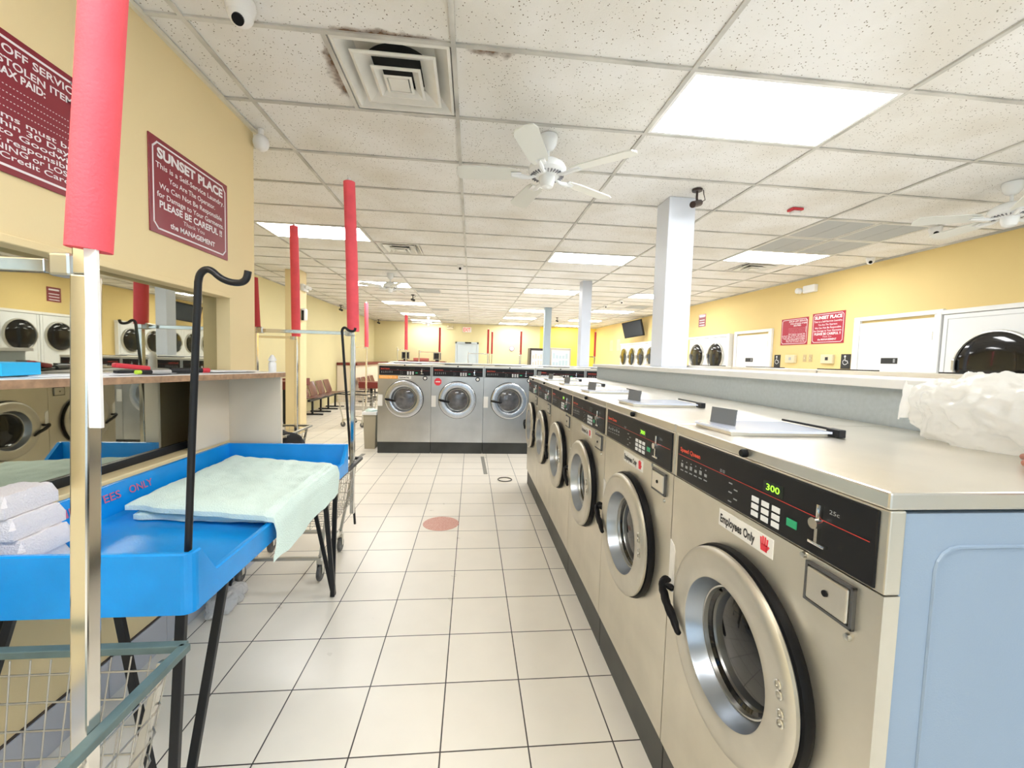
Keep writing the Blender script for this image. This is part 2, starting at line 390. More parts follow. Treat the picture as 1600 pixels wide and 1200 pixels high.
# grey tile baseboard on the office wall with joints
mb = MB()
y = 1.504-.3383*8
while y < 3.07:
    mb.box(XO, XO+.010, max(y+.002, YB), min(y+.3363, 3.08), 0.0, .168, .002); y += .3383
struct(mb.build('baseboard_left', mat('pale grey tile', (.50, .52, .58), .3)))
struct(MB().box(XO, XO+.006, YB, 3.08, .168, .176).build('trim_1', mat('dark grout', (.08, .06, .05), .8)))
struct(MB().box(XO, XO+.022, YB, 3.10, CZ-.022, CZ-.001).build('trim_2', TBARW))
# front of the shop behind the camera: piers, transom and panes of glass
mb = MB(); mb.box(XO-.1, XR+.1, YB-.12, YB, 2.65, CZ+.05); mb.box(XO-.1, XR+.1, YB-.12, YB, 0, .35)
for a, b in ((XO-.1, XO+.2), (.55, .7), (2.3, 2.45), (4.0, 4.15), (XR-.3, XR+.1)): mb.box(a, b, YB-.12, YB, .35, 2.65)
struct(mb.build('wall_front', mat('dark storefront paint', (.16, .17, .18), .6)))
for i, (a, b) in enumerate(((XO+.2, .55), (.7, 2.3), (2.45, 4.0), (4.15, XR-.3))):
    struct(MB().box(a, b, YB-.07, YB-.06, .35, 2.65).build('window_%d' % (i+2), CLEAR))
struct(MB().box(-14, 16, -16, YB-.12, -.12, -.02).build('ground', CONCRETE))

# ceiling T-bar grid
GX, GY, RX, RY = -0.1248, 2.112, 1.2192, .6096
mb = MB()
for i in range(-4, 6):
    x = GX+i*RX
    if XL < x < XR: mb.box(x-.012, x+.012, YB, YF, CZ-.007, CZ+.003)
for j in range(-8, 28):
    y = GY+j*RY
    if YB < y < YF: mb.box(XL, XR, y-.012, y+.012, CZ-.006, CZ+.003)
mb.box(GX-RX/2-.012, GX-RX/2+.012, GY, GY+RY, CZ-.0065, CZ+.003)
mb.box(XL, XR, YF-.02, YF, CZ-.02, CZ+.003); mb.box(XR-.02, XR, YB, YF, CZ-.02, CZ+.003); mb.box(XL, XL+.02, 3.08, YF, CZ-.02, CZ+.003)
struct(mb.build('trim_3', TBAR))
# water stains on the tiles and bars around the diffuser
def stain(x0, x1, y0, y1, z, edge):
    bm = bmesh.new(); lay = bm.verts.layers.float.new('fade'); n = 12; g = []
    for i in range(n+1):
        for j in range(n+1):
            v = bm.verts.new((x0+(x1-x0)*i/n, y0+(y1-y0)*j/n, z)); u, w_ = i/n, j/n
            e = {'L': u, 'R': 1-u, 'T': w_, 'B': 1-w_}[edge]; side = w_ if edge in 'LR' else u
            v[lay] = (1-e)*.95*min(1, 4*side*(1-side)*1.3) if 0 < e < 1 else (0 if e >= 1 else .95*min(1, 4*side*(1-side)*1.3)); g.append(v)
    for i in range(n):
        for j in range(n): bm.faces.new((g[i*(n+1)+j], g[i*(n+1)+j+1], g[(i+1)*(n+1)+j+1], g[(i+1)*(n+1)+j]))
    me = bpy.data.meshes.new('ceiling_stain'); bm.to_mesh(me); bm.free(); me.materials.append(STAIN)
    return me
st = struct(bpy.data.objects.new('trim_4', stain(GX+.012, GX+.36, GY+.012, GY+.12, CZ+.0025, 'T'))); COL.objects.link(st)
st = struct(bpy.data.objects.new('trim_5', stain(GX-RX/2-.13, GX-RX/2-.012, GY+.02, GY+RY-.01, CZ+.0025, 'R'))); COL.objects.link(st)
st = struct(bpy.data.objects.new('trim_6', stain(GX-RX*.5+.02, GX-.02, GY+RY+.012, GY+RY+.07, CZ+.0025, 'T'))); COL.objects.link(st)
st = struct(bpy.data.objects.new('trim_7', stain(GX-RX*.5-.05, GX-.0, GY-.08, GY-.012, CZ+.0025, 'B'))); COL.objects.link(st)

# columns
def column(x0, x1, y0, y1, z0, m, name):
    mb = MB(); mb.box(x0, x1, y0, y1, z0, CZ+.003, .006); return struct(mb.build(name, m))
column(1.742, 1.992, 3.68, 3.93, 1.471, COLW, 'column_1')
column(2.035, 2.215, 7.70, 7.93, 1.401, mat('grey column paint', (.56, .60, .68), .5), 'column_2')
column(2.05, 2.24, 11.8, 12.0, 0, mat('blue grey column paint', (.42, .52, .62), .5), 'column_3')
column(-3.40, -3.14, 7.95, 8.25, 0, YELLOW, 'column_4')

# half wall behind the near washers, its ledge; bulkhead behind the far washers
struct(MB().box(1.50, 1.97, .3, 4.86, 0, 1.435).build('wall_half', GREYW))
struct(MB().box(1.455, 1.995, .28, 4.90, 1.436, 1.470, .004).build('trim_8', LEDGE))
struct(MB().box(-1.40, 2.58, 7.42, 8.02, 0, 1.385).build('wall_bulkhead', GREYW))
struct(MB().box(-1.42, 2.60, 7.38, 8.06, 1.386, 1.400, .003).build('trim_9', LEDGE))

# ------------------------------------------------------------------ ceiling fittings
def ceiling_light():
    t = empty('ceiling_light', (0, 0, CZ), '', 'ceiling light', group='fluorescent ceiling lights')
    mb = MB(); a, b = RX-.026, RY-.026
    for q in ((0, .02, 0, b), (a-.02, a, 0, b), (.02, a-.02, 0, .02), (.02, a-.02, b-.02, b)): mb.box(q[0]+.013, q[1]+.013, q[2]+.013, q[3]+.013, -.005, .0035)
    mb.build('frame', WHITE, t)
    MB().box(.033, RX-.033, .033, RY-.033, -.003, .003).build('diffuser', LAMP, t)
    return t
LT = ceiling_light()
lights = [(1, 0, 'ceiling light nearest the camera, huge bright panel right of the white ceiling fan'),
 (1, 6, 'ceiling light panel above the far row of washers, in front of the wide white column'),
 (-2, 5, 'ceiling light panel beside the office wall end, behind the red foam poles'),
 (3, 5, 'ceiling light panel beside the grey air return grilles, near the right wall'),
 (-2, 11, 'ceiling light panel directly behind the distant white ceiling fan on the left'),
 (-2, 16, 'left hand ceiling light panel, second beyond the distant fan'),
 (-2, 21, 'left hand ceiling light panel, last but one before the far wall'),
 (-2, 25, 'left hand ceiling light panel closest to the far wall'),
 (1, 11, 'middle ceiling light panel just left of the second white column'),
 (1, 17, 'middle ceiling light panel, third beyond the near fan'),
 (1, 21, 'middle ceiling light panel, last but one before the far wall'),
 (1, 25, 'middle ceiling light panel closest to the far wall'),
 (3, 11, 'ceiling light panel half hidden by the wide white column near the dryers'),
 (3, 16, 'ceiling light panel right of the second column, before the hanging television'),
 (3, 21, 'ceiling light panel behind the second white column on the far right'),
 (3, 25, 'ceiling light panel over the deep yellow far right corner')]
for i, (cx, ry, lab) in enumerate(lights):
    loc = (GX+cx*RX, GY+ry*RY, CZ)
    if i == 0: LT.location = loc; LT['label'] = lab
    else: copy_tree(LT, loc, label=lab)
# lights behind the viewpoint, not in the photo but lighting the front of the shop
for cx, ry in ((1, -6), (-1, -4), (3, -2)):
    copy_tree(LT, (GX+cx*RX, GY+ry*RY, CZ), label='ceiling light panel over the shop front, out of the view')

def diffuser(loc, label, s=1.0, dirty=True):
    t = empty('air_diffuser', loc, label, 'air vent', group='square ceiling air diffusers')
    h = RY/2-.014
    def sq(mb, r0, z0, r1, z1):
        A = [(-r0, -r0, z0), (r0, -r0, z0), (r0, r0, z0), (-r0, r0, z0)]; B = [(-r1, -r1, z1), (r1, -r1, z1), (r1, r1, z1), (-r1, r1, z1)]
        for i in range(4): mb.face([A[i], A[(i+1) % 4], B[(i+1) % 4], B[i]])
    h -= .004
    mb = MB(); sq(mb, h, -.002, h-.016, -.004); sq(mb, h-.016, -.004, .200, .062); mb.build('frame', DIFF, t)
    MB().box(-.205, .205, -.205, .205, .0625, .066).build('back_plate', DIFF, t)
    MB().lathe([(0, .0615), (.172, .0615), (.178, .060), (.182, .0622)], 40, axis='Z').build('duct_opening', DUCT, t)
    for k, (r, z, ri_, rise) in enumerate(((.212, -.006, .125, .036), (.128, -.020, .078, .024))):
        mb = MB(); sq(mb, r, z, r-.014, z-.004); sq(mb, r-.014, z-.004, ri_, z+rise); sq(mb, r, z, r-.002, z+.006); sq(mb, r-.002, z+.006, ri_+.002, z+rise+.008); sq(mb, ri_, z+rise, ri_+.002, z+rise+.008)
        mb.build('vane', DIFF, t)
    mb = MB(); mb.box(-.052, .052, -.052, .052, -.028, -.020, .003); sq(mb, .074, -.024, .060, -.028); sq(mb, .060, -.028, .052, -.012); mb.build('centre_plate', DIFF, t)
    return t
diffuser((GX-RX/4, GY+RY/2, CZ), 'large square white air diffuser with rust stains near the camera')
diffuser((GX-RX*.75, GY+6.5*RY, CZ), 'small white air diffuser beyond the red foam poles')
diffuser((GX+3.6*RX, GY+6.5*RY, CZ), 'small white air diffuser beside the right hand lights, before the right wall')
def grille(loc, label, wx, wy, grp):
    t = empty('air_grille', loc, label, 'air vent', group=grp)
    mb = MB(); fr = .02
    for q in ((0, wx, 0, fr), (0, wx, wy-fr, wy), (0, fr, fr, wy-fr), (wx-fr, wx, fr, wy-fr)): mb.box(*q, -.008, .002)
    mb.build('frame', mat('grille frame paint', (.7, .69, .64), .5), t)
    mb = MB(); n = int((wy-2*fr)/.028)
    for k in range(n):
        y = fr+(k+.5)*(wy-2*fr)/n; mb.obox((wx/2, y, -.003), (wx-2*fr, .022, .0015), Matrix.Rotation(-.22, 4, 'X'))
    mb.box(wx/2-.006, wx/2+.006, fr, wy-fr, -.006, -.001)
    mb.build('louvre', GRILLE, t)
    MB().box(fr, wx-fr, fr, wy-fr, .0005, .0015).build('backing', mat('dusty duct', (.20, .20, .20), .9), t)
    return t
n = 0
for j, jl in ((3, 'near'), (4, 'far')):
    for i, il in ((0, 'left'), (1, 'right')):
        grille((GX+3*RX+i*RX/2+.013, GY+j*RY+.013, CZ), 'grey return air grille, %s %s of the block of four by the right wall' % (jl, il), RX/2-.026, RY-.026, 'return air grilles')
for j, lab in ((12, 'thin grey ceiling grille beyond the distant left fan, nearest of three in line'), (18, 'thin grey ceiling grille, middle one of three in line on the left'), (24, 'thin grey ceiling grille, farthest of three in line on the left')):
    grille((GX-RX+.013, GY+j*RY+.013, CZ), lab, RX/2-.026, RY-.026, 'distant grey grilles')
grille((GX+3*RX+.6, GY+14*RY+.013, CZ), 'thin grey ceiling grille between the right hand lights, before the television', RX/2-.026, RY-.026, 'distant grey grilles')

def fan(loc, label, a0):
    t = empty('ceiling_fan', loc, label, 'ceiling fan', group='white ceiling fans')
    MB().lathe([(0, 0), (.062, 0), (.064, -.02), (.055, -.06), (.038, -.085), (.018, -.098), (0, -.098)], 32, axis='Z').build('canopy', WHITEG, t, True)
    MB().tube([(0, 0, -.09), (0, 0, -.16)], .011).build('downrod', WHITEG, t, True)
    MB().lathe([(0, -.15), (.03, -.15), (.075, -.165), (.115, -.19), (.128, -.215), (.128, -.235), (.11, -.255), (.075, -.268), (0, -.268)], 40, axis='Z').build('motor_housing', WHITEG, t, True)
    mb = MB()
    for k in range(30):
        a = 2*PI*k/30; mb.obox((.095*math.cos(a), .095*math.sin(a), -.2615), (.035, .006, .010), RZ(a))
    mb.build('vent_slots', mat('fan slot shadow grey', (.18, .18, .2), .6), t)
    MB().lathe([(0, -.262), (.055, -.262), (.052, -.30), (.04, -.335), (.015, -.345), (0, -.345)], 32, axis='Z').build('switch_housing', WHITEG, t, True)
    for k in range(5):
        a = a0+2*PI*k/5; M = RZ(a)
        mb = MB(M); mb.tube([(.07, 0, -.255), (.12, 0, -.275), (.17, 0, -.27), (.24, 0, -.262)], [.014, .012, .016, .01], 8)
        mb.obox((.21, 0, -.262), (.07, .075, .006), None, .002)
        mb.build('blade_arm', WHITEG, t, True)
        mb = MB(M @ Matrix.Translation((0, 0, -.256)) @ Matrix.Rotation(.2, 4, 'X'))
        poly = [(.19, -.045), (.25, -.06), (.56, -.07), (.60, -.055), (.615, 0), (.60, .055), (.56, .07), (.25, .06), (.19, .045)]
        mb.prism(poly, -.004, .004); mb.build('fan_blade', mat('fan blade', (.74, .75, .70), .4), t)
    return t
fan((.478, 2.854, CZ), 'white five bladed ceiling fan nearest the camera, left of the huge bright light', .55)
fan((4.224, 2.97, CZ), 'white ceiling fan cut off by the right edge of the picture', .2)
fan((-1.536, 7.94, CZ), 'white ceiling fan beyond the red foam poles on the left', .1)
fan((-1.66, 15.9, CZ), 'small distant white ceiling fan before the last left hand lights', .7)

def dome_camera(loc, label, s=1.0, aim=(0.3, -1, -.6)):
    t = empty('security_camera', loc, label, 'security camera', group='ceiling security cameras')
    MB().lathe([(0, 0), (.05*s, 0), (.052*s, -.02*s), (.046*s, -.045*s), (.044*s, -.05*s)], 28, axis='Z').build('base', WHPLAST, t, True)
    o = MB().lathe([(.044*s*math.cos(a*PI/16), -.045*s-.045*s*math.sin(a*PI/16)) for a in range(9)], 28, axis='Z').build('camera_ball', WHPLAST, t, True)
    d = Vector(aim).normalized(); c = Vector((0, 0, -.05*s))
    MB().tube([c+d*.025*s, c+d*.046*s], .02*s, 18).build('lens', BLACK, t, True)
    return t
dome_camera((-1.03, 1.99, CZ), 'white dome security camera at the top left, nearest the camera', 1.15, (.1, -.7, -.9))
dome_camera((4.795, 3.98, CZ), 'white dome security camera beside the grey return grilles', 1.1, (-.8, -1, -.6))
dome_camera((5.33, 5.2, CZ), 'white dome security camera against the right wall top', 1.0, (-1, -1, -.5))
dome_camera((-.227, 6.9, CZ), 'small white dome security camera above the middle of the far washers', 1.0, (0, -1, -.4))
dome_camera((3.6, 9.9, CZ), 'tiny white dome security camera, nearer of two left of the television', .9, (-.3, -1, -.5))
dome_camera((3.5, 10.8, CZ), 'tiny white dome security camera, farther of two left of the television', .9, (-.3, -1, -.5))
# egg-shaped sensor at the end of the office wall
t = empty('motion_sensor', (-1.46, 3.06, CZ-.03), 'white rounded sensor where the office wall meets the ceiling', 'sensor')
MB().lathe([(0, .0)]+[(.05*math.sin(a*PI/14), -.06+.055*math.cos(a*PI/14)) for a in range(1, 14)]+[(0, -.115)], 24, axis='Z').build('sensor_body', WHPLAST, t, True)
MB().tube([(0, 0, .03), (0, 0, -.01)], .018).build('bracket', WHPLAST, t)
# red and white smoke alarm / strobe
t = empty('fire_strobe', (3.03, 3.76, CZ), 'red and white fire strobe on the ceiling right of the wide column', 'alarm')
MB().box(-.055, .055, -.04, .04, -.022, -.0005, .004).build('base', REDPL, t)
MB().box(-.035, .035, -.028, .028, -.05, -.022, .006).build('strobe_lens', WHPLAST, t)
def bullet(loc, label, aim, s=1.0, m=BLACKP, z=None):
    t = empty('bullet_camera', loc, label, 'security camera', group='dark bullet cameras')
    MB().lathe([(0, 0), (.035*s, 0), (.033*s, -.012*s), (0, -.014*s)], 20, axis='Z').build('base', m, t, True)
    MB().tube([(0, 0, -.01*s), (0, 0, -.06*s), (0, -.005, -.075*s)], .008*s, 8).build('stem', m, t, True)
    d = Vector(aim).normalized(); c = Vector((0, 0, -.095*s))
    MB().tube([c-d*.05*s, c+d*.06*s], .022*s, 16).build('camera_body', m, t, True)
    MB().tube([c-d*.05*s, c-d*.07*s+Vector((.03*s, 0, .02*s)), Vector((.05*s, 0, -.03*s)), Vector((.045*s, 0, 0))], .003*s, 6).build('cable', m, t)
    return t
bullet((1.90, 3.50, CZ), 'dark bullet camera hanging in front of the wide white column', (-.75, -.55, -.35), 1.25, mat('bronze metal', (.06, .045, .045), .35, .6))
bullet((-1.48, 10.46, CZ), 'small dark bullet camera on the ceiling beyond the left fan', (.6, -1, -.3), 1.3)
bullet((-4.05, 13.3, CZ), 'small dark bullet camera at the top of the left wall', (.8, -1, -.3), 1.5)
bullet((-3.95, 18.0, CZ), 'tiny dark bullet camera in the far left ceiling corner', (.8, -1, -.3), 1.5)
bullet((2.95, 14.5, CZ), 'tiny dark camera on the ceiling between the two thinner columns', (.2, -1, -.2), 1.2)
# emergency light and intercom on the yellow column
t = empty('emergency_light', (-3.1395, 8.08, 2.70), 'white twin headed emergency light on the yellow column', 'emergency light')
MB().box(0, .06, -.12, .12, -.06, .06, .008).build('housing', WHPLAST, t)
for sy in (-.07, .07): MB().tube([(.06, sy, .01), (.12, sy-.03, .0)], .035, 14).build('lamp_head', WHPLAST, t, True)
t = empty('wall_speaker', (-3.1395, 8.02, 2.1), 'white rounded device on the yellow column, below the emergency light', 'wall device')
MB().box(0, .08, -.05, .09, 0, .22, .025, 3).build('housing', WHPLAST, t, True)
MB().box(.02, .06, -.058, -.05, .0, .18).build('side_slot', BLACKP, t)

# ------------------------------------------------------------------ washers
def make_washer(wd, H, dep, R, cz, kind, group, name='washing_machine'):
    t = empty(name, (0, 0, 0), '', 'washing machine', group=group)
    k = wd/.72; g_ = .002; x0, x1 = g_, wd-g_
    lidb = H-.030; pz1, pz0 = lidb-.006, lidb-.142; seam = lidb-.147
    mb = MB(); mb.box(x0+.004, x1-.004, .12, dep, .176, seam+.14)
    for a, b in ((x0+.004, x0+.02), (x1-.02, x1-.004)): mb.box(a, b, .0302, .12, .178, seam+.14)
    mb.build('cabinet', BODYBLUE, t)
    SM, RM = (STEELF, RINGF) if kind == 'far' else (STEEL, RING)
    # front panel in steel, wrapping a little round the sides
    mb = MB(); HR = R*.66; cx0 = wd*.5
    def rectpt(a):
        dx_, dz_ = math.cos(a), math.sin(a); c_ = []
        if dx_ > 1e-9: c_.append((x1-cx0)/dx_)
        if dx_ < -1e-9: c_.append((x0-cx0)/dx_)
        if dz_ > 1e-9: c_.append((seam-cz)/dz_)
        if dz_ < -1e-9: c_.append((.178-cz)/dz_)
        q = min(c_); return (cx0+dx_*q, cz+dz_*q)
    angs = sorted([2*PI*q/64 for q in range(64)]+[math.atan2(zz-cz, xx-cx0) % (2*PI) for xx in (x0, x1) for zz in (.178, seam)])
    ri = [[mb.v((cx0+HR*math.cos(a), yy, cz+HR*math.sin(a))) for a in angs] for yy in (0, .03)]
    ro = [[mb.v((rectpt(a)[0], yy, rectpt(a)[1])) for a in angs] for yy in (0, .03)]
    N_ = len(angs)
    for q in range(N_):
        p = (q+1) % N_
        mb.bm.faces.new((ri[0][q], ri[0][p], ro[0][p], ro[0][q])); mb.bm.faces.new((ri[1][q], ro[1][q], ro[1][p], ri[1][p]))
        mb.bm.faces.new((ri[0][q], ri[1][q], ri[1][p], ri[0][p])); mb.bm.faces.new((ro[0][q], ro[0][p], ro[1][p], ro[1][q]))
    mb.build('front_panel', SM, t)
    MB().lathe([(R*.72, .035), (R*.70, .11), (0, .115)], 40, (cx0, 0, cz)).build('drum', BLACK, t, True)
    mb = MB(); mb.box(x0, x1, 0, .030, seam+.002, lidb-.001, .003); fasc = mb.build('fascia', SM, t)
    MB().box(x0+.002, x1-.002, .012, dep-.02, .0, .176).build('plinth', PLINTH if kind == 'far' else PLINTHW, t)
    mb = MB(); mb.box(x0-.001, x1+.001, -.004, dep, lidb, H, .004); lid = mb.build('top_cover', STEEL_TOP, t)
    # side recess emboss
    mb = MB(); yy0, yy1, zz0, zz1, rr = .095, dep-.09, .3, H-.095, .04
    pts = []
    for cx_, cz_, a in ((yy1-rr, zz1-rr, 0), (yy0+rr, zz1-rr, 90), (yy0+rr, zz0+rr, 180), (yy1-rr, zz0+rr, 270)):
        for q in range(5):
            an = math.radians(a+22.5*q); pts.append((x1-.0035, cx_+rr*math.cos(an), cz_+rr*math.sin(an)))
    mb.tube(pts+[pts[0]], .0035, 6, False); mb.build('side_emboss', BODYBLUE, t)
    # control panel
    cp = MB().box(.02*k, wd-.018, -.0035, .004, pz0, pz1, .003).build('control_panel', PANEL, t)
    zmid = (pz0+pz1)/2
    MB().box(.03*k, wd-.03, -.0042, -.003, zmid+.008, zmid+.0095).build('stripe', REDLINE, cp)
    F = frame((.04*k, -.0036, zmid+.022), (1, 0, 0), (0, 0, 1))
    MB().text('Speed Queen', .118*k, .0125, F, .035, 'LEFT').build('logo', REDLOGO, cp)
    for q in range(6):
        mb = MB(); bx = (.055+.027*q)*k; z = zmid-.022+.001*q
        mb.box(bx-.006, bx+.006, -.0043, -.003, z-.006, z+.006 - (q % 2)*.004); mb.box(bx-.002, bx+.002, -.0043, -.003, z+.012, z+.015)
        mb.box(bx-.008, bx+.008, -.0043, -.003, z-.018, z-.015)
        mb.build('programme_icon', GREYP, cp)
    for q in range(5):
        mb = MB()
        bx = (.30+.022*(q % 2))*k; z = zmid-.006-.012*q; mb.box(bx, bx+.014, -.0043, -.003, z-.0015, z+.0015)
        mb.build('status_mark', GREYP, cp)
    MB().text('00 00', .022, .009, frame((.258*k, -.0036, zmid+.012), (1, 0, 0), (0, 0, 1)), .01, 'LEFT').build('small_marks', GREYP, cp)
    for c_ in range(3):
        for r_ in range(3):
            bx, bz = (.392+.034*c_)*k, zmid-.009-.0175*r_
            MB().box(bx, bx+.024, -.0055, -.003, bz-.013, bz, .001).build('key', WHITEP, cp)
    MB().box(.505*k, .533*k, -.0055, -.003, zmid-.037, zmid-.02, .001).build('start_key', GREENB, cp)
    dw = MB().box(.428*k, .49*k, -.0042, -.003, zmid+.014, zmid+.041).build('display', LEDBACK, cp)
    # coin slot
    cs = MB(); cx = .59*k
    cs.box(cx-.004, cx+.004, -.012, -.003, zmid+.006, zmid+.038, .001)
    cs.lathe([(0, -.018), (.011, -.018), (.012, -.003)], 20, (cx-.004, 0, zmid+.0)); cs.box(cx-.005, cx+.002, -.012, -.003, zmid-.038, zmid)
    cs.box(cx-.018, cx+.02, -.014, -.003, zmid-.043, zmid-.037, .001)
    cs.build('coin_slot', CHROME, cp, True)
    MB().text('25c', .022, .008, frame((cx+.018, -.0036, zmid+.027), (1, 0, 0), (0, 0, 1)), 0, 'LEFT').build('coin_label', GREYP, cp)
    MB().lathe([(0, -.018), (.008, -.018), (.0105, -.014), (.0105, -.004)], 20, (.36*k, 0, (lidb+H)/2-.002)).build('lid_bolt', BLACK, t, True)
    # door
    dx = wd*.5
    MB().lathe([(R+.003, -.0005), (R+.007, -.012), (R+.004, -.024), (R-.01, -.026), (R*.7, -.026)], 72, (dx, 0, cz)).build('door_gasket', BLACK, t, True)
    dr = MB().lathe([(R-.006, -.024), (R-.001, -.030), (R-.001, -.038), (R-.008, -.045), (R-.022, -.0475), (R*.80, -.0470), (R*.69, -.0465), (R*.675, -.044)], 96, (dx, 0, cz)).build('door_ring', RM, t, True)
    MB().lathe([(R*.676, -.0445), (R*.665, -.038), (R*.635, -.014), (R*.59, .006)], 72, (dx, 0, cz)).build('door_dish', DISH, dr, True)
    MB().lathe([(R*.595, .004), (R*.59, -.002), (R*.575, -.001), (R*.565, .012)], 72, (dx, 0, cz)).build('seal_ring', CHROME_DULL, dr, True)
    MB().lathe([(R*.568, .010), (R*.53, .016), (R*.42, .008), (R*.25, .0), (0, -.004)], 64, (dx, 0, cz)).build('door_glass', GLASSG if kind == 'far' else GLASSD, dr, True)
    if kind != 'far':
        for q in range(4):
            mb = MB()
            xx, zz = dx+(.205, .210, .217, .218)[q], cz+(.074, .055, .020, .001)[q]
            mb.lathe([(.0085, -.0465), (.010, -.050), (.0085, -.0515), (.0065, -.051), (.006, -.0465)], 18, (xx, 0, zz))
            mb.build('bolt_cap', CHROME_DULL, dr, True)
    # handle
    hz = cz-.05 if kind != 'far' else cz-.01
    mb = MB()
    if kind == 'far':
        mb.tube([(dx-R+.012, -.046, hz+.008), (dx-R+.03, -.072, hz+.006), (dx-R*.50, -.078, hz-.014), (dx-R*.42, -.066, hz-.016)], [.015, .017, .016, .012], 10)
    else:
        mb.tube([(.030, -.010, hz+.055), (.034, -.034, hz+.055), (.05, -.050, hz+.045), (.09, -.058, hz+.030), (.14, -.062, hz+.005), (.20, -.060, hz-.025)], [.011, .014, .016, .013, .015, .010], 10)
        mb.tube([(.10, -.030, hz+.060), (.06, -.046, hz+.052)], [.011, .013], 10)
    h = mb.build('door_handle', BLACK, t, True)
    if kind != 'far':
        tx = h.modifiers.new('crumple', 'SUBSURF'); tx.levels = 2; tx.render_levels = 2
        tex = bpy.data.textures.get('tape') or bpy.data.textures.new('tape', 'CLOUDS'); tex.noise_scale = .02
        dm = h.modifiers.new('wrinkle', 'DISPLACE'); dm.texture = tex; dm.strength = .012
    # white latch plate on the left
    if kind == 'far': MB().box(.004, .075, -.003, .001, cz-.115, cz+.06, .001).build('latch_plate', STICK, t)
    else: MB().prism([(.004, cz-.04), (.036, cz-.04), (.036, cz+.10), (.028, cz+.118), (.004, cz+.13)], -.003, .001, 'Y').build('latch_plate', STICK, t)
    # coin box or round lock
    if kind == 'far':
        MB().lathe([(.034, -.001), (.034, -.008), (.022, -.010), (.020, -.004)], 32, (.705*k/1.11, 0, H-.21)).build('lock_ring', BLACK, t, True)
        MB().lathe([(.021, -.001), (.021, -.009), (.0, -.010)], 24, (.705*k/1.11, 0, H-.21)).build('lock_face', STICK, t, True)
    else:
        bx0, bx1, bz0, bz1 = .565, .672, H-.268, H-.188
        mb = MB()
        for q in ((bx0, bx0+.006, bz0, bz1), (bx1-.006, bx1, bz0, bz1), (bx0, bx1, bz1-.006, bz1), (bx0, bx1, bz0, bz0+.006)): mb.box(q[0], q[1], -.008, .001, q[2], q[3], .001)
        cb = mb.build('coin_box_surround', mat('dark steel', (.12, .12, .12), .4, .6), t)
        MB().box(bx0+.008, bx1-.008, -.011, .001, bz0+.008, bz1-.008, .003).build('coin_box_door', STEEL_TOP, cb)
        MB().lathe([(.0, -.0135), (.006, -.0135), (.0065, -.010)], 16, ((bx0+bx1)/2, 0, (bz0+bz1)/2)).build('coin_box_lock', BLACK, cb, True)
        MB().lathe([(.0, -.008), (.006, -.006), (.007, 0)], 14, (bx0-.012, 0, bz1+.004)).build('screw', CHROME_DULL, t, True)
        MB().lathe([(.0, -.008), (.006, -.006), (.007, 0)], 14, (bx1-.01, 0, bz0-.016)).build('screw', CHROME_DULL, t, True)
    # soap dispenser plate on the lid
    if kind != 'far':
        mb = MB(); mb.prism([(.02, .055), (.05, .035), (.20, .055), (.225, .10), (.225, .355), (.02, .355)], H+.010, H+.016); dp = mb.build('soap_plate', TRAYP, t)
        MB().box(.03, .215, .05, .35, H+.0005, H+.010).build('plate_base', STEEL, dp)
        MB().obox((.090, .105, H+.040), (.095, .004, .050), Matrix.Rotation(.25, 4, 'Z') @ Matrix.Rotation(-.12, 4, 'X')).build('upright_tab', mat('grey tab plastic', (.16, .17, .18), .4), dp)
        mb = MB(); mb.box(.004, .20, .373, .380, H+.017, H+.023); mb.box(.195, .24, .362, .384, H+.001, H+.024, .002); mb.build('hinge_bar', BLACKP, dp)
    else:
        MB().box(.18, .62, .30, .34, H+.0005, H+.008).build('hinge_bar', BLACKP, t)
    return t, cp, dw
near, ncp, ndisp = make_washer(.72, 1.30, .80, .248, .775, 'near', 'near row of steel washers')
def digits(parent, cp, k=1, text_='300', H=1.30):
    zmid = H-.030-.074
    return MB().text(text_, .042*k, .0145, frame((.438*k, -.0044, zmid+.0205), (1, 0, 0), (0, 0, 1)), .015, 'LEFT').build('display_digits', LED, parent)
def employees_sticker(parent, H):
    st = MB().box(.262, .468, -.0018, .001, H-.238, H-.192, .001).build('sticker', STICK, parent); st['label'] = 'white sticker reading Employees Only with a red hand'
    F = frame((.270, -.0020, H-.226), (1, 0, 0), (0, 0, 1))
    MB().text('Employees Only', .138, .022, F, .03, 'LEFT').build('sticker_lettering', BLACKPRINT, st)
    mb = MB(); c = (.440, H-.222)
    mb.prism([(c[0]-.010, c[1]-.008), (c[0]+.010, c[1]-.008), (c[0]+.012, c[1]+.008), (c[0]-.012, c[1]+.008)], -.0028, -.0017, 'Y')
    for q, (a, l) in enumerate(((.28, .014), (.1, .018), (-.05, .018), (-.2, .015))):
        bx = c[0]-.0095+.0062*q; mb.prism([(bx-.0023, c[1]+.006), (bx+.0023, c[1]+.006), (bx+.0023-a*l*.5, c[1]+.008+l), (bx-.0023-a*l*.5, c[1]+.008+l)], -.0028, -.0017, 'Y')
    mb.prism([(c[0]+.009, c[1]-.006), (c[0]+.018, c[1]+.006), (c[0]+.015, c[1]+.009), (c[0]+.009, c[1]+.002)], -.0028, -.0017, 'Y')
    mb.build('red_hand', REDS, st)
    return st
nlabels = ['steel front loading washer nearest the camera, display reading 300, plastic bag on top',
 'steel front loading washer second from the camera in the near right row',
 'steel front loading washer third from the camera in the near right row',
 'steel front loading washer fourth from the camera in the near right row',
 'steel front loading washer fifth from the camera in the near right row',
 'steel front loading washer at the far end of the near right row']
nw = [near]
for i in range(1, 6): nw.append(copy_tree(near))
for i, o in enumerate(nw):
    o.location = (.69, 1.32+.72*i, 0); o.rotation_euler = (0, 0, -PI/2); o['label'] = nlabels[i]
for i in (0, 1, 2): employees_sticker(nw[i], 1.30)
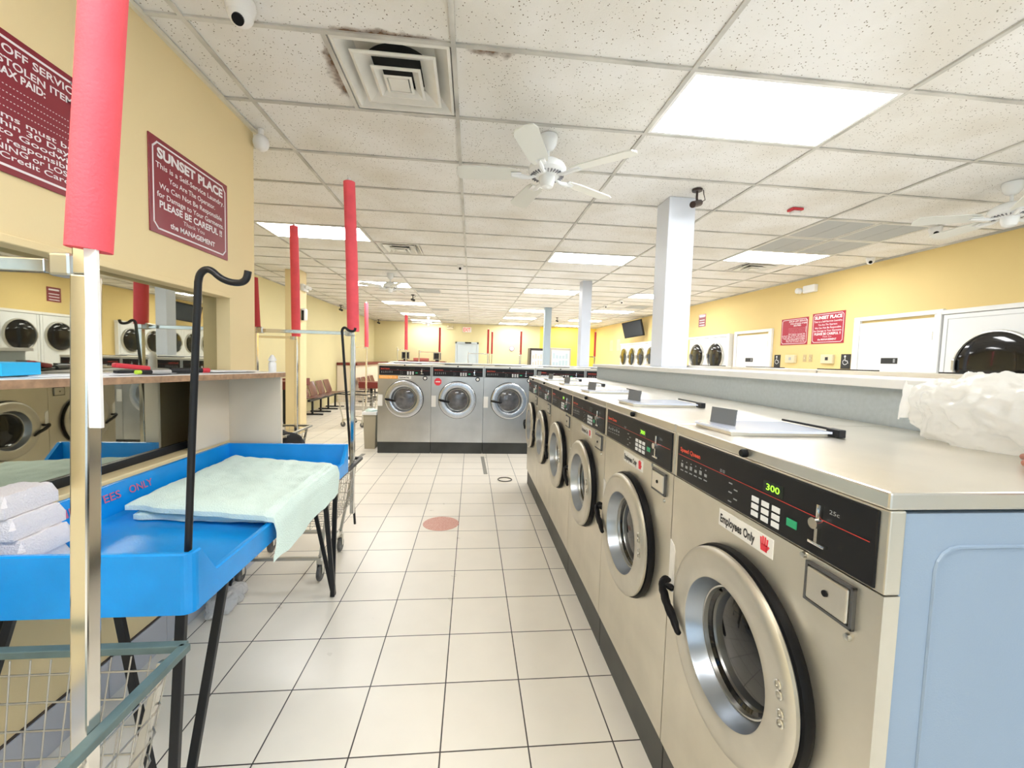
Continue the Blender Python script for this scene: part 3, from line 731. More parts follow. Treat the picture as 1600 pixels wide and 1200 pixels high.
def find_child(o, names):
    for n_ in names:
        o = [x for x in bpy.data.objects if x.parent == o and x.name.split('.')[0] == n_][0]
    return o
for i in (0, 1, 3): digits(find_child(nw[i], ['control_panel']), None)
# lift-out: the first machine's rubber plate keeps the shared mesh

far, fcp, fdisp = make_washer(.805, 1.38, .90, .285, .845, 'far', 'far row of steel washers')
flabels = ['steel washer of the far row, left end, orange sticker under its panel', 'steel washer of the far row, second from left, round red sticker on it',
 'steel washer of the far row, third from left, next to the near row end', 'steel washer of the far row, fourth from left, only its panel showing',
 'steel washer of the far row, mostly hidden by the grey half wall']
fw = [far]+[copy_tree(far) for _ in range(4)]
for i, o in enumerate(fw): o.location = (-1.42+.805*i, 6.45, 0); o['label'] = flabels[i]
s = MB().box(.02, .30, -.002, .001, 1.15, 1.20).build('sticker', ORANGE, fw[0]); s['label'] = 'orange sticker with lettering'
MB().text('NOTICE FOR USE', .24, .025, frame((.04, -.0022, 1.163), (1, 0, 0), (0, 0, 1)), .02, 'LEFT').build('sticker_lettering', mat('pale orange print', (.95, .62, .35), .6), s)
s = MB().box(.31, .50, -.002, .001, 1.152, 1.198).build('sticker', STICK, fw[0]); s['label'] = 'white Employees Only sticker'
MB().text('Employees Only', .15, .022, frame((.32, -.0022, 1.165), (1, 0, 0), (0, 0, 1)), .03, 'LEFT').build('sticker_lettering', BLACKPRINT, s)
mb = MB(); mb.prism([(.10+.058*math.cos(PI/8+PI/4*q), 1.12+.062*math.sin(PI/8+PI/4*q)) for q in range(8)], -.002, .001, 'Y'); s = mb.build('sticker', REDS, fw[1]); s['label'] = 'red octagonal sticker'
MB().box(.065, .135, -.0028, -.0018, 1.112, 1.128).build('sticker_band', STICK, s)

# second long row on the other side of the half wall, facing right
o2labels = ['washer behind the half wall, facing the right wall, nearest the camera', 'washer behind the half wall, second from the camera', 'washer behind the half wall, third from the camera',
            'washer behind the half wall, fourth from the camera', 'washer behind the half wall, at the far end of its row']
ow = [copy_tree(far) for _ in range(5)]
for i, o in enumerate(ow):
    o.location = (2.905, .62+.81*i, .110); o.rotation_euler = (0, 0, PI/2); o['label'] = o2labels[i]; o['group'] = 'washers behind the half wall'
t = empty('concrete_base', (2.46, 2.65, 0), 'grey base slab carrying the washers behind the half wall', 'base')
MB().box(-.44, .44, -2.05, 2.05, 0, .1095).build('slab', CONCRETE, t)

# ------------------------------------------------------------------ bag, hand
def blob(name, c, r, m, parent=None, seed=0, amp=.03, freq=9, sub=5, flat=None, shape=None):
    bm = bmesh.new(); bmesh.ops.create_icosphere(bm, subdivisions=sub, radius=1)
    off = Vector((seed*3.1, seed*1.7, seed*.9))
    for v in bm.verts:
        p = v.co.copy()
        q = Vector((p.x*r[0], p.y*r[1], p.z*r[2]))
        if shape: q = shape(p, q)
        d = 0
        for o_, (f_, a_) in enumerate(((freq, amp), (freq*2.1, amp*.5), (freq*4.2, amp*.22))):
            nn = noise.noise(q*f_+off); d += a_*(1-abs(nn)*2.2)
        q += p.normalized()*d
        q += Vector(c)
        if flat is not None and q.z < flat: q.z = flat+.0006*(1+p.z)
        v.co = q
    me = bpy.data.meshes.new(name); bm.to_mesh(me); bm.free(); me.materials.append(m)
    for p in me.polygons: p.use_smooth = True
    o = bpy.data.objects.new(name, me); COL.objects.link(o)
    if parent: o.parent = parent
    return o
def bagshape(p, q):
    # wide base, tail toward the left rear
    if p.x < 0: q.z += .02*abs(p.x); 
    q.x *= 1-.25*max(0, p.z)
    return q
b = empty('plastic_bag', (1.355, .92, 1.3), 'large crumpled white plastic bag on the nearest washer', 'plastic bag')
o = blob('bag_body', (0, 0, .085), (.082, .215, .095), BAGM, b, 3, .020, 12, 6, .0008, bagshape)
mb = MB()
# loose handle flap standing up at the left rear end
pts = []
for i in range(13):
    row = []
    for j in range(9):
        u, w_ = i/12, j/8
        p = Vector((-.085+.11*u, .195+.030*u-.01*w_, .055+.115*w_-.03*u*w_))
        p += Vector((.014*noise.noise(p*26), .018*noise.noise(p*21+Vector((4, 0, 0))), .006*noise.noise(p*30)))
        row.append(mb.v(p))
    pts.append(row)
for i in range(12):
    for j in range(8): mb.bm.faces.new((pts[i][j], pts[i+1][j], pts[i+1][j+1], pts[i][j+1]))
mb.build('handle_flap', BAGM, b, True)

def hand(loc, rz):
    # palm down, index finger pointing along +x (local), forearm along -x
    me = bpy.data.meshes.new('person'); V = []; E_ = []; Rr = []
    def chain(pts, rads, start=None):
        prev = start
        for p, r in zip(pts, rads):
            V.append(p); Rr.append(r); i = len(V)-1
            if prev is not None: E_.append((prev, i))
            prev = i
        return prev
    chain([(-.30, 0, .06)], [.042]); elbow = 0
    chain([(-.20, 0, .045), (-.08, 0, .035)], [.034, .026], 0); wrist = len(V)-1
    chain([(-.04, 0, .03)], [.030], wrist); palm = len(V)-1
    for (y, L, bend, r, x0) in ((.030, .070, .10, .0085, .035), (.010, .078, .16, .0088, .04), (-.011, .072, .2, .0085, .037), (-.031, .058, .25, .0075, .03)):
        chain([(x0-.02, y*.8, .028)], [.014], palm); k0 = len(V)-1
        a = 0; p = Vector((x0, y, .026)); ps = [tuple(p)]
        for s_ in (.45, .3, .25):
            a += bend; p = p+Vector((math.cos(a)*L*s_, y*.05, -math.sin(a)*L*s_)); p.z = max(p.z, r+.001); ps.append(tuple(p))
        chain(ps, [r*1.15, r*1.05, r, r*.85], k0)
    chain([(-.025, .03, .024), (.0, .052, .018), (.025, .062, .012), (.042, .064, .0105)], [.014, .011, .0095, .0085], palm)
    me.from_pydata(V, E_, []); o = bpy.data.objects.new('person', me); COL.objects.link(o)
    sk = o.modifiers.new('Skin', 'SKIN'); 
    for i, sv in enumerate(me.skin_vertices[0].data): sv.radius = (Rr[i], Rr[i]*(.75 if Rr[i] > .013 else 1)); sv.use_root = (i == 0)
    sk.use_smooth_shade = True
    ss = o.modifiers.new('Sub', 'SUBSURF'); ss.levels = 2; ss.render_levels = 2
    me.materials.append(SKIN); o.location = loc; o.rotation_euler = (0, 0, rz)
    return tag(o, 'person reaching in from the right edge, fingertips resting on the nearest washer', 'person')
hand((1.206, .693, 1.3015), math.radians(60))

# ------------------------------------------------------------------ signs
def sign(origin, right, wd, ht, lines, label, board, letters, big=True, group=None, inset=.02):
    F = frame(origin, right, (0, 0, 1)); name = 'wall_sign'
    t = bpy.data.objects.new(name, None); COL.objects.link(t); t.matrix_world = F; tag(t, label, 'sign', group)
    MB().box(0, wd, 0, ht, .0, .006, .001).build('board', board, t)
    mb = MB(); a, th, n_ = inset, .008, .03; z0, z1 = .0058, .0066
    P = [(a+n_, a), (wd-a-n_, a), (wd-a, a+n_), (wd-a, ht-a-n_), (wd-a-n_, ht-a), (a+n_, ht-a), (a, ht-a-n_), (a, a+n_)]
    c = Vector((wd/2, ht/2))
    for i in range(8):
        p, q = Vector(P[i]), Vector(P[(i+1) % 8]); d = (q-p).normalized(); nn = Vector((-d.y, d.x))*th
        mb.prism([tuple(p-d*.002), tuple(q+d*.002), tuple(q+nn+d*.0), tuple(p+nn)], z0, z1)
    mb.build('border', letters, t)
    mb = MB()
    for body, cx, y, wfrac, h_, off, al in lines:
        mb.text(body, wfrac, h_, Matrix.Translation((cx, y, .0063)), off, al)
    mb.build('lettering', letters, t)
    return t
def sunset(W_, H_):
    s_ = H_/.46; w_ = W_/.62; c = W_/2
    return [('SUNSET PLACE', c, .368*s_, .52*w_, .046*s_, .045, 'CENTER'), ('This is a Self-Service Laundry.', c, .318*s_, .54*w_, .026*s_, .012, 'CENTER'),
     ('You Are The Operator.', c, .270*s_, .37*w_, .026*s_, .012, 'CENTER'), ('We Can Not Be Responsible', c, .224*s_, .50*w_, .026*s_, .012, 'CENTER'),
     ('for Damage to Your Garments.', c, .180*s_, .53*w_, .026*s_, .012, 'CENTER'), ('PLEASE BE CAREFUL !!', c, .130*s_, .50*w_, .034*s_, .03, 'CENTER'),
     ('Thank You', c, .094*s_, .17*w_, .022*s_, -.005, 'CENTER'), ('the MANAGEMENT', c, .050*s_, .36*w_, .026*s_, .025, 'CENTER')]
def dropoff(W_, H_, right=None):
    c = W_/2; s_ = H_/.46
    R_ = W_-.032
    d = '.'*34
    L_ = [('DROP OFF SERVICE', .405, .412*s_, .030), ('FOR LOST OR STOLEN ITEMS', .50, .378*s_, .026), ('MAX PAID:', .20, .345*s_, .028)]
    out = [('DROP OFF SERVICE', R_-.19, .392*s_, .40, .026*s_, .02, 'CENTER'), ('FOR STOLEN ITEMS', R_-.175, .352*s_, .36, .024*s_, .02, 'CENTER'), ('MAX PAID:', R_-.20, .318*s_, .165, .025*s_, .03, 'CENTER')]
    y = .285
    for i, (word) in enumerate(('Comforters', 'Blankets', 'Shirts', 'Pants')):
        out.append((word, .06, y*s_, None, .020*s_, .005, 'LEFT')) if False else None
        out.append((d, R_-.035, y*s_, .36, .016*s_, .0, 'RIGHT')); out.append(('$', R_-.008, y*s_, None, .019*s_, .01, 'RIGHT'))
        y -= .024
    for j, body in enumerate(('All Items must be', 'picked up within 30 Days', 'or be given to Goodwill', 'We are not responsible', 'for RUNNING or LOST', 'We run Credit Cards')):
        out.append((body, R_-.02, (.178-.026*j)*s_, .022*len(body), .019*s_, .012, 'RIGHT'))
    return [x for x in out if x]
sign((XO+.0005, 2.135, 2.055), (0, 1, 0), .62, .45, sunset(.62, .45), 'burgundy SUNSET PLACE rules sign on the office wall by the corner', SIGNR, SIGNW, group='rules signs')
sign((XO+.0005, 1.20, 2.055), (0, 1, 0), .615, .45, dropoff(.615, .45), 'burgundy drop off service price sign on the office wall, cut by the left picture edge', SIGNR, SIGNW, group='price signs')
sign((XR-.0005, 7.02, 1.89), (0, -1, 0), .60, .46, dropoff(.60, .46), 'red price sign on the right wall, left one of the pair', SIGNRB, SIGNW, group='price signs')
sign((XR-.0005, 6.34, 1.89), (0, -1, 0), .60, .49, sunset(.60, .49), 'red SUNSET PLACE sign on the right wall, right one of the pair', SIGNRB, SIGNW, group='rules signs')
t = empty('small_notice', (XR-.0005, 9.65, 2.42), 'small dark red and white notice high on the right wall left of the dryers', 'notice')
MB().box(-.006, 0, -.15, .15, 0, .30).build('sheet', SIGNR, t)
mb = MB()
for z in (.03, .09, .15, .23): mb.box(-.0075, -.0055, -.11, .11, z, z+.035 if z > .2 else z+.018)
mb.build('printed_lines', SIGNW, t)
for y, l in ((16.2, 'left'), (15.4, 'right')):
    t = empty('small_notice', (XR-.0005, y, 1.95), 'faint pink paper on the far part of the right wall, %s one' % l, 'notice')
    MB().box(-.004, 0, -.17, .17, 0, .42).build('sheet', mat('faded pink print', (.75, .55, .40), .7), t)
    MB().box(-.006, -.003, -.12, .12, .08, .33).build('printed_area', PALEY, t)

# ------------------------------------------------------------------ right wall: doors, dryers, devices
def wall_door(n_, y0, y1, top):
    d = struct(MB().box(XR-.03, XR-.002, y0, y1, 0.005, top, .003).build('door_%d' % n_, WHITE))
    mb = MB(); fx0, fx1 = XR-.045, XR-.001
    mb.box(fx0, fx1, y0-.09, y0-.002, 0, top+.035, .004); mb.box(fx0, fx1, y1+.002, y1+.09, 0, top+.035, .004); mb.box(fx0, fx1, y0-.09, y1+.09, top+.036, top+.09, .004)
    mb.build('door_frame', WHITE, d)
    pl = MB().box(XR-.034, XR-.030, y0+.40, y0+.62, 1.585, 1.662).build('door_plate', BLACKPRINT, d)
    MB().text('Restroom', .12, .02, frame((XR-.0344, y0+.60, 1.625), (0, -1, 0), (0, 0, 1)), 0, 'LEFT').build('plate_lettering', GREYP, pl) if False else None
    MB().box(XR-.0352, XR-.0338, y0+.43, y0+.455, 1.60, 1.65).build('plate_symbol', GREYP, pl)
    MB().tube([(XR-.03, y0+.07, 1.02), (XR-.075, y0+.07, 1.02), (XR-.075, y0+.18, 1.02)], .01).build('door_handle', CHROME_DULL, d, True)
    MB().box(XR-.036, XR-.03, y0-.0, y0+.012, 1.88, 1.98).build('hinge', CHROME_DULL, d)
wall_door(1, 4.50, 5.46, 2.15); wall_door(2, 7.30, 8.22, 2.12)

def dryer(wd, cz, r, top, name='tumble_dryer'):
    t = empty(name, (0, 0, 0), '', 'dryer', group='white tumble dryers along the right wall')
    MB().box(.002, wd-.002, 0, .09, .05, top, .006).build('front_panel', WHITEG, t)
    mb = MB()
    for q in ((.05, wd-.05, cz+r+.16, cz+r+.165), (.05, .055, .95, cz+r+.16), (wd-.055, wd-.05, .95, cz+r+.16)): mb.box(q[0], q[1], -.003, .001, q[2], q[3])
    mb.build('panel_seam', GRILLE, t)
    for z in (cz, cz-.92*(r/.3)**.3 if cz > 1.2 else cz):
        dr = MB().lathe([(r+.012, .0), (r+.012, -.02), (r+.004, -.035), (r-.010, -.037), (r-.016, -.02)], 56, (wd/2, 0, z)).build('door_ring', CHROME_DULL, t, True)
        MB().lathe([(r-.014, -.018), (r*.8, -.030), (r*.4, -.038), (0, -.04)], 48, (wd/2, 0, z)).build('door_glass', GLASSD, dr, True)
        MB().box(wd/2-r+.0, wd/2-r+.03, -.055, -.03, z-.06, z+.06, .006).build('door_handle', CHROME_DULL, dr)
    MB().box(wd/2-.1, wd/2+.1, -.006, .001, top-.13, top-.07).build('control_strip', mat('pale grey plastic', (.6, .65, .68), .4), t) if r < .3 else None
    return t
D1 = dryer(1.05, 1.58, .365, 2.16); D1.location = (XR-.095, 4.36, 0); D1.rotation_euler = (0, 0, -PI/2)
D1['label'] = 'large white tumble dryer at the right picture edge beside the white door'
# surround of the dryer bank
t = struct(MB().box(XR-.11, XR-.001, 4.37, 4.42, 0, 2.2, .004).build('trim_10', WHITE))
struct(MB().box(XR-.11, XR-.001, -.6, 4.37, 2.165, 2.215, .004).build('trim_11', WHITE))
for i in range(4):
    copy_tree(D1, (XR-.095, 3.29-1.07*i, 0), -PI/2, 'large white tumble dryer beyond the right picture edge, %s from the nearer white door' % ('second', 'third', 'fourth', 'fifth')[i])
D2 = dryer(.76, 1.70, .30, 2.12); D2.location = (XR-.095, 9.24, 0); D2.rotation_euler = (0, 0, -PI/2)
D2['label'] = 'white tumble dryer just right of the wide column, beside the farther door'
D2b = copy_tree(D2, (XR-.095, 10.01, 0), -PI/2, 'white tumble dryer partly hidden by the right edge of the wide column')
dl = ['white tumble dryer hidden behind the wide column, seen only in the office glass', 'white tumble dryer left of the wide column, farthest of the distant bank', 'white tumble dryer left of the wide column, second farthest of the distant bank',
      'white tumble dryer left of the wide column, third of the distant bank', 'white tumble dryer cut by the left edge of the wide column']
for i, y in enumerate((11.86, 14.9, 14.14, 13.38, 12.62)): copy_tree(D2, (XR-.095, y, 0), -PI/2, dl[i])
struct(MB().box(XR-.11, XR-.001, 8.38, 8.45, 0, 2.18, .004).build('trim_12', WHITE)); struct(MB().box(XR-.11, XR-.001, 8.45, 10.08, 2.125, 2.175, .004).build('trim_13', WHITE))
struct(MB().box(XR-.11, XR-.001, 11.1, 14.92, 2.125, 2.175, .004).build('trim_14', WHITE))
# wheelchair plates, thermostats, switches, emergency light
def wheelchair(y0, y1, z0, z1, lab):
    t = empty('wheelchair_plate', (XR-.0005, (y0+y1)/2, z0), lab, 'sign', group='black wheelchair symbol plates'); w_ = abs(y1-y0); h_ = z1-z0
    MB().box(-.005, 0, -w_/2, w_/2, 0, h_).build('plate', BLACKPRINT, t)
    mb = MB(frame((-.0056, w_*.02, h_*.55), (0, -1, 0), (0, 0, 1))); k = h_/.22
    mb.lathe([(.016*k, 0), (.016*k, .0006), (0, .0006)], 16, (-.01*k, .065*k, 0), 'Z')
    mb.bar((-.01*k, .05*k, 0), (-.005*k, .0, 0), .010*k, .001); mb.bar((-.005*k, .0, 0), (.03*k, 0, 0), .010*k, .001); mb.bar((.03*k, 0, 0), (.045*k, -.04*k, 0), .010*k, .001)
    pts = [(-.005*k+.038*k*math.cos(a), -.02*k+.038*k*math.sin(a), 0) for a in [math.radians(110+10*q) for q in range(23)]]
    for p, q in zip(pts, pts[1:]): mb.bar(p, q, .008*k, .001)
    mb.build('symbol', WHITEP, t)
wheelchair(7.15, 7.0, 1.49, 1.72, 'small black wheelchair symbol plate beside the farther white door')
wheelchair(5.76, 5.60, 1.50, 1.72, 'small black wheelchair symbol plate beside the nearer white door')
for y, l in ((6.73, 'left'), (5.98, 'right')):
    t = empty('thermostat_box', (XR-.0005, y, 1.575), 'beige wall box under the red signs, %s one' % l, 'wall device', group='beige wall boxes')
    MB().box(-.045, 0, -.11, .11, 0, .14, .008).build('housing', BEIGEE, t)
    MB().box(-.048, -.044, -.03, .02, .05, .10).build('window', BLACKPRINT if l == 'right' else GRILLE, t)
for y, l in ((6.45, 'left'), (6.33, 'right')):
    t = empty('wall_switch', (XR-.0005, y, 1.60), 'tan switch plate between the beige wall boxes, %s one' % l, 'switch', group='tan switch plates')
    MB().box(-.006, 0, -.035, .035, 0, .12, .002).build('plate', mat('tan plate', (.55, .42, .22), .5), t)
    MB().box(-.014, -.006, -.008, .008, .045, .075).build('toggle', BEIGEE, t)
t = empty('emergency_light', (XR-.0005, 6.42, 2.74), 'white emergency light high on the right wall', 'emergency light')
MB().box(-.07, 0, -.14, .10, .0, .12, .01).build('housing', WHPLAST, t)
MB().lathe([(0, -.13), (.045, -.12), (.05, -.06), (.03, -.04)], 20, (0, .16, .05), 'X').build('lamp_head', WHPLAST, t, True)
# television
t = empty('television', (5.25, 13.1, 2.34), 'dark television tilted high on the right wall above the distant dryers', 'television')
R = Matrix.Rotation(math.radians(-68), 4, 'Z') @ Matrix.Rotation(math.radians(14), 4, 'X') @ Matrix.Rotation(math.radians(-5), 4, 'Y')
MB(R).box(-.44, .44, -.03, .03, 0, .52, .008).build('casing', BLACKP, t)
MB(R).box(-.41, .41, -.033, -.030, .04, .49).build('screen', SCREEN, t)
MB().tube([(.04, .02, .3), (.15, .1, .36), (.299, .15, .4)], .02).build('wall_arm', BLACKP, t)

# ------------------------------------------------------------------ far wall things
d = struct(MB().box(-.66, .20, YF-.04, YF-.001, 0, 2.11, .004).build('door_3', GREYDOOR))
mb = MB()
mb.box(-.74, -.665, YF-.06, YF-.001, 0, 2.19); mb.box(.205, .28, YF-.06, YF-.001, 0, 2.19); mb.box(-.74, .28, YF-.06, YF-.001, 2.115, 2.19); mb.build('door_frame', GREYDOOR, d)
MB().box(-.32, -.05, YF-.10, YF-.04, 2.13, 2.19).build('door_closer', BLACKP, d)
MB().tube([(.12, YF-.04, 1.25), (.12, YF-.1, 1.25), (-.02, YF-.1, 1.25)], .02).build('door_handle', CHROME_DULL, d)
t = empty('exit_sign', (-.25, YF-.001, 2.62), 'exit sign with red letters above the far grey door', 'exit sign')
MB().box(-.19, .19, -.05, 0, 0, .22, .005).build('housing', WHPLAST, t)
MB().text('EXIT', .30, .15, frame((0, -.0508, .035), (1, 0, 0), (0, 0, 1)), .03).build('letters', REDEM, t)
t = empty('emergency_light', (-.98, YF-.001, 2.72), 'pale emergency light left of the exit sign', 'emergency light')
MB().box(-.14, .14, -.06, 0, 0, .1, .01).build('housing', BEIGEE, t)
for sx in (-.1, .1): MB().tube([(sx, -.03, .1), (sx, -.09, .13)], .045).build('lamp_head', BEIGEE, t)
def vending(x0, x1, y, top, lab, side, face, kind):
    t = empty('vending_machine', ((x0+x1)/2, y, 0), lab, 'vending machine'); w_ = x1-x0
    MB().box(-w_/2, w_/2, 0, .75, .02, top, .01).build('cabinet', side, t)
    MB().box(-w_/2+.06, w_/2-.06, -.012, 0, .4, top-.1).build('front_window', face, t)
    mb = MB()
    random.seed(int(x0*10))
    for i in range(5):
        for j in range(5):
            z = .45+(top-.62)*i/5; a = -w_/2+.1+(w_-.2)*j/5; mb.box(a, a+(w_-.2)/5*.7, -.018, -.011, z, z+(top-.6)/5*random.uniform(.45, .8))
    mb.build('products', mat('pale blue packs' + kind, (.45, .58, .68) if kind == 'a' else (.6, .58, .56), .5), t)
    return t
vending(2.42, 3.18, 17.3, 1.99, 'white fronted vending machine in a dark cabinet left of the blue grey column', mat('dark brown steel', (.04, .03, .03), .4), mat('lit white panel', (.8, .82, .85), .4), 'b')
vending(3.27, 4.15, 17.2, 2.03, 'silver vending machine with pale packs between the two columns', CHROME_DULL, mat('pale panel', (.65, .72, .78), .4), 'a')
# maroon counters along the far left corner
t = empty('folding_counter', (XL+.02, 13.4, 0), 'maroon topped folding counter in the far left corner', 'counter')
MB().box(0, .62, 0, 4.9, 1.16, 1.24, .004).build('counter_top', MAROON, t)
MB().box(0, .56, .03, 4.85, 0, 1.158).build('counter_base', CREAM, t)
t = empty('folding_counter', (-3.0, 17.3, 0), 'maroon topped counter along the far wall left of the grey door', 'counter')
MB().box(0, 1.9, 0, .9, 1.24, 1.32, .004).build('counter_top', MAROON, t)
MB().box(.03, 1.87, .03, .88, 0, 1.238).build('counter_base', PALEY, t)
for x, l in ((-2.75, 'left'), (-1.45, 'right')):
    t = empty('monitor', (x, 17.6, 1.3205), 'small dark monitor on the far maroon counter, %s one' % l, 'monitor', group='monitors on the far counter')
    MB().box(-.16, .16, -.04, .0, .06, .36, .01).build('casing', mat('grey plastic', (.25, .24, .2), .5), t)
    MB().box(-.13, .13, -.043, -.04, .10, .33).build('screen', BLACKP, t)
    MB().box(-.07, .07, -.10, .04, 0, .06).build('stand', BLACKP, t)
t = empty('parcel', (-2.1, 17.5, 1.3205), 'reddish box between the monitors on the far counter', 'box')
MB().box(-.3, .3, -.15, .15, 0, .12, .01).build('carton', mat('faded red card', (.45, .12, .10), .7), t)
t = empty('wall_clock', (1.75, YF-.001, 1.97), 'small round purple and white clock on the far wall', 'clock')
MB().lathe([(.11, -.0), (.11, -.03), (.09, -.035)], 28).build('rim', mat('purple plastic', (.2, .06, .3), .4), t, True)
MB().lathe([(.092, -.02), (0, -.021)], 28).build('face', PAPER, t)
t = empty('wall_plate', (XL+.0005, 16.9, 2.15), 'small pinkish plate on the far end of the left wall', 'wall device')
MB().box(0, .01, -.05, .05, 0, .2).build('plate', mat('pinkish plate', (.55, .40, .22), .6), t)

# ------------------------------------------------------------------ blue table
TX0, TX1, TY0, TY1 = -1.50, -.765, 1.20, 2.70
t = empty('folding_table', ((TX0+TX1)/2, (TY0+TY1)/2, 0), 'bright blue plastic tray table against the office wall, lettered rim', 'table')
c0 = Vector(t.location)
def tl(p): return (p[0]-c0.x, p[1]-c0.y, p[2])
ZF, ZL, ZT, ZB, th = .795, .835, .932, .757, .022
mb = MB(Matrix.Translation(-c0))
def slab_poly(mb, pts3, off):      # thick wall from a polyline top profile: pts3 list of (x,y,ztop,zbot)
    A = []
    for x, y, zt, zb in pts3:
        A.append((mb.v((x, y, zt)), mb.v((x, y, zb)), mb.v((x+off[0], y+off[1], zt)), mb.v((x+off[0], y+off[1], zb))))
    for a, b in zip(A, A[1:]):
        mb.bm.faces.new((a[0], b[0], b[1], a[1])); mb.bm.faces.new((a[2], a[3], b[3], b[2])); mb.bm.faces.new((a[0], a[2], b[2], b[0])); mb.bm.faces.new((a[1], b[1], b[3], a[3]))
    for a in (A[0], A[-1]): mb.bm.faces.new((a[0], a[1], a[3], a[2]))
# outline with rounded front right corners
r = .03
def corner(cx, cy, a0, a1, n=5): return [(cx+r*math.cos(a0+(a1-a0)*i/n), cy+r*math.sin(a0+(a1-a0)*i/n)) for i in range(n+1)]
outer = [(TX0, TY0)] + corner(TX1-r, TY0+r, -PI/2, 0) + [(TX1, TY0+.045), (TX1, TY0+.115), (TX1, TY1-.12), (TX1, TY1-.03)] + corner(TX1-r, TY1-r, 0, PI/2)[1:] + [(TX0, TY1)]
def ztop(x, y):
    if x > TX1-.001:
        if y < TY0+.05 or y > TY1-.035: return ZT
        return ZL if TY0+.1 < y < TY1-.1 else ZT
    return ZT
n = len(outer); rings = []
for i, (x, y) in enumerate(outer):
    zt = ztop(x, y)
    def ins(m_, z_):
        return mb.v((min(max(x, TX0+m_), TX1-m_), min(max(y, TY0+m_), TY1-m_), z_))
    rings.append([mb.v((x, y, ZB)), mb.v((x, y, zt-.004)), ins(.006, zt), ins(.020, zt-.002), ins(.034, ZF+.012), ins(.052, ZF), ins(.020, ZB)])
for i in range(n):
    a, b = rings[i], rings[(i+1) % n]
    for k in range(5): mb.bm.faces.new((a[k], b[k], b[k+1], a[k+1]))
    mb.bm.faces.new((a[0], a[6], b[6], b[0]))
mb.bm.faces.new([q[5] for q in rings]); mb.bm.faces.new([q[6] for q in rings][::-1])
bmesh.ops.remove_doubles(mb.bm, verts=mb.bm.verts, dist=.0005)
top = mb.build('tray_top', BLUE, t)
F = frame(tl((TX0+.030, 1.575, .868)), (0, 1, 0), (-.25, 0, 1))
MB().text('EMPLOYEES', .30, .032, F, .01, 'LEFT', .004).text('ONLY', .13, .032, F @ Matrix.Translation((.345, 0, 0)), .01, 'LEFT', .004).build('rim_lettering', REDT, t)
def vleg(x, ya, yb, yfoot, xb):
    mb = MB(Matrix.Translation(-c0)); mb.bar((xb, ya, ZB-.001), (x-.02, yfoot-.002, .012), .022, .014); mb.bar((x, ya, ZB-.001), (x-.02, yfoot-.012, .004), .026, .016); mb.bar((x, yb, ZB-.001), (x-.02, yfoot+.012, .004), .026, .016)
    mb.build('leg', BLACKP, t)
vleg(TX1-.04, 1.22, 1.43, 1.19, -.97); vleg(TX1-.04, 2.56, 2.36, 2.58, -.97); vleg(TX0+.07, 1.22, 1.43, 1.20, -1.24); vleg(TX0+.07, 2.56, 2.36, 2.58, -1.24)
for y in (1.30, 2.46):
    mb = MB(Matrix.Translation(-c0)); mb.bar((TX0+.09, y, ZB-.014), (TX1-.06, y, ZB-.014), .024, .024)
    mb.build('under_rail', BLACKP, t)

# hooked pole standing in the near end of the tray
t = empty('hook_pole', (-.818, 1.262, ZF+.002), 'black hooked hanging pole standing in the near end of the blue table', 'hook pole', group='black hook poles')
def hookpts(base, top, dirx, s_=1.0):
    b_, tp = Vector(base), Vector(top); X = Vector(dirx).normalized()
    P = [b_, b_.lerp(tp, .5), tp-Vector((0, 0, .03*s_))]
    P += [tp+X*.004*s_+Vector((0, 0, -.008*s_)), tp+X*.018*s_+Vector((0, 0, .006*s_)), tp+X*.034*s_+Vector((0, 0, .004*s_)), tp+X*.055*s_+Vector((0, 0, -.016*s_)), tp+X*.08*s_+Vector((0, 0, -.026*s_)), tp+X*.108*s_+Vector((0, 0, -.027*s_)), tp+X*.122*s_+Vector((0, 0, -.016*s_)), tp+X*.126*s_+Vector((0, 0, .006*s_))]
    head, Q = P[:2], P[2:]
    for _ in range(2):
        N = [Q[0]]
        for a_, b2 in zip(Q, Q[1:]): N += [a_.lerp(b2, .25), a_.lerp(b2, .75)]
        Q = N+[Q[-1]]
    return head+Q
MB().tube(hookpts((0, 0, .0), (.045, 0, .925), (1, 0, 0), 1.06), .0095, 12).build('rod', BLACKP, t, True)
MB().lathe([(0, 0), (.05, 0), (.05, .004), (0, .006)], 24, axis='Z').build('foot', BLACKP, t)

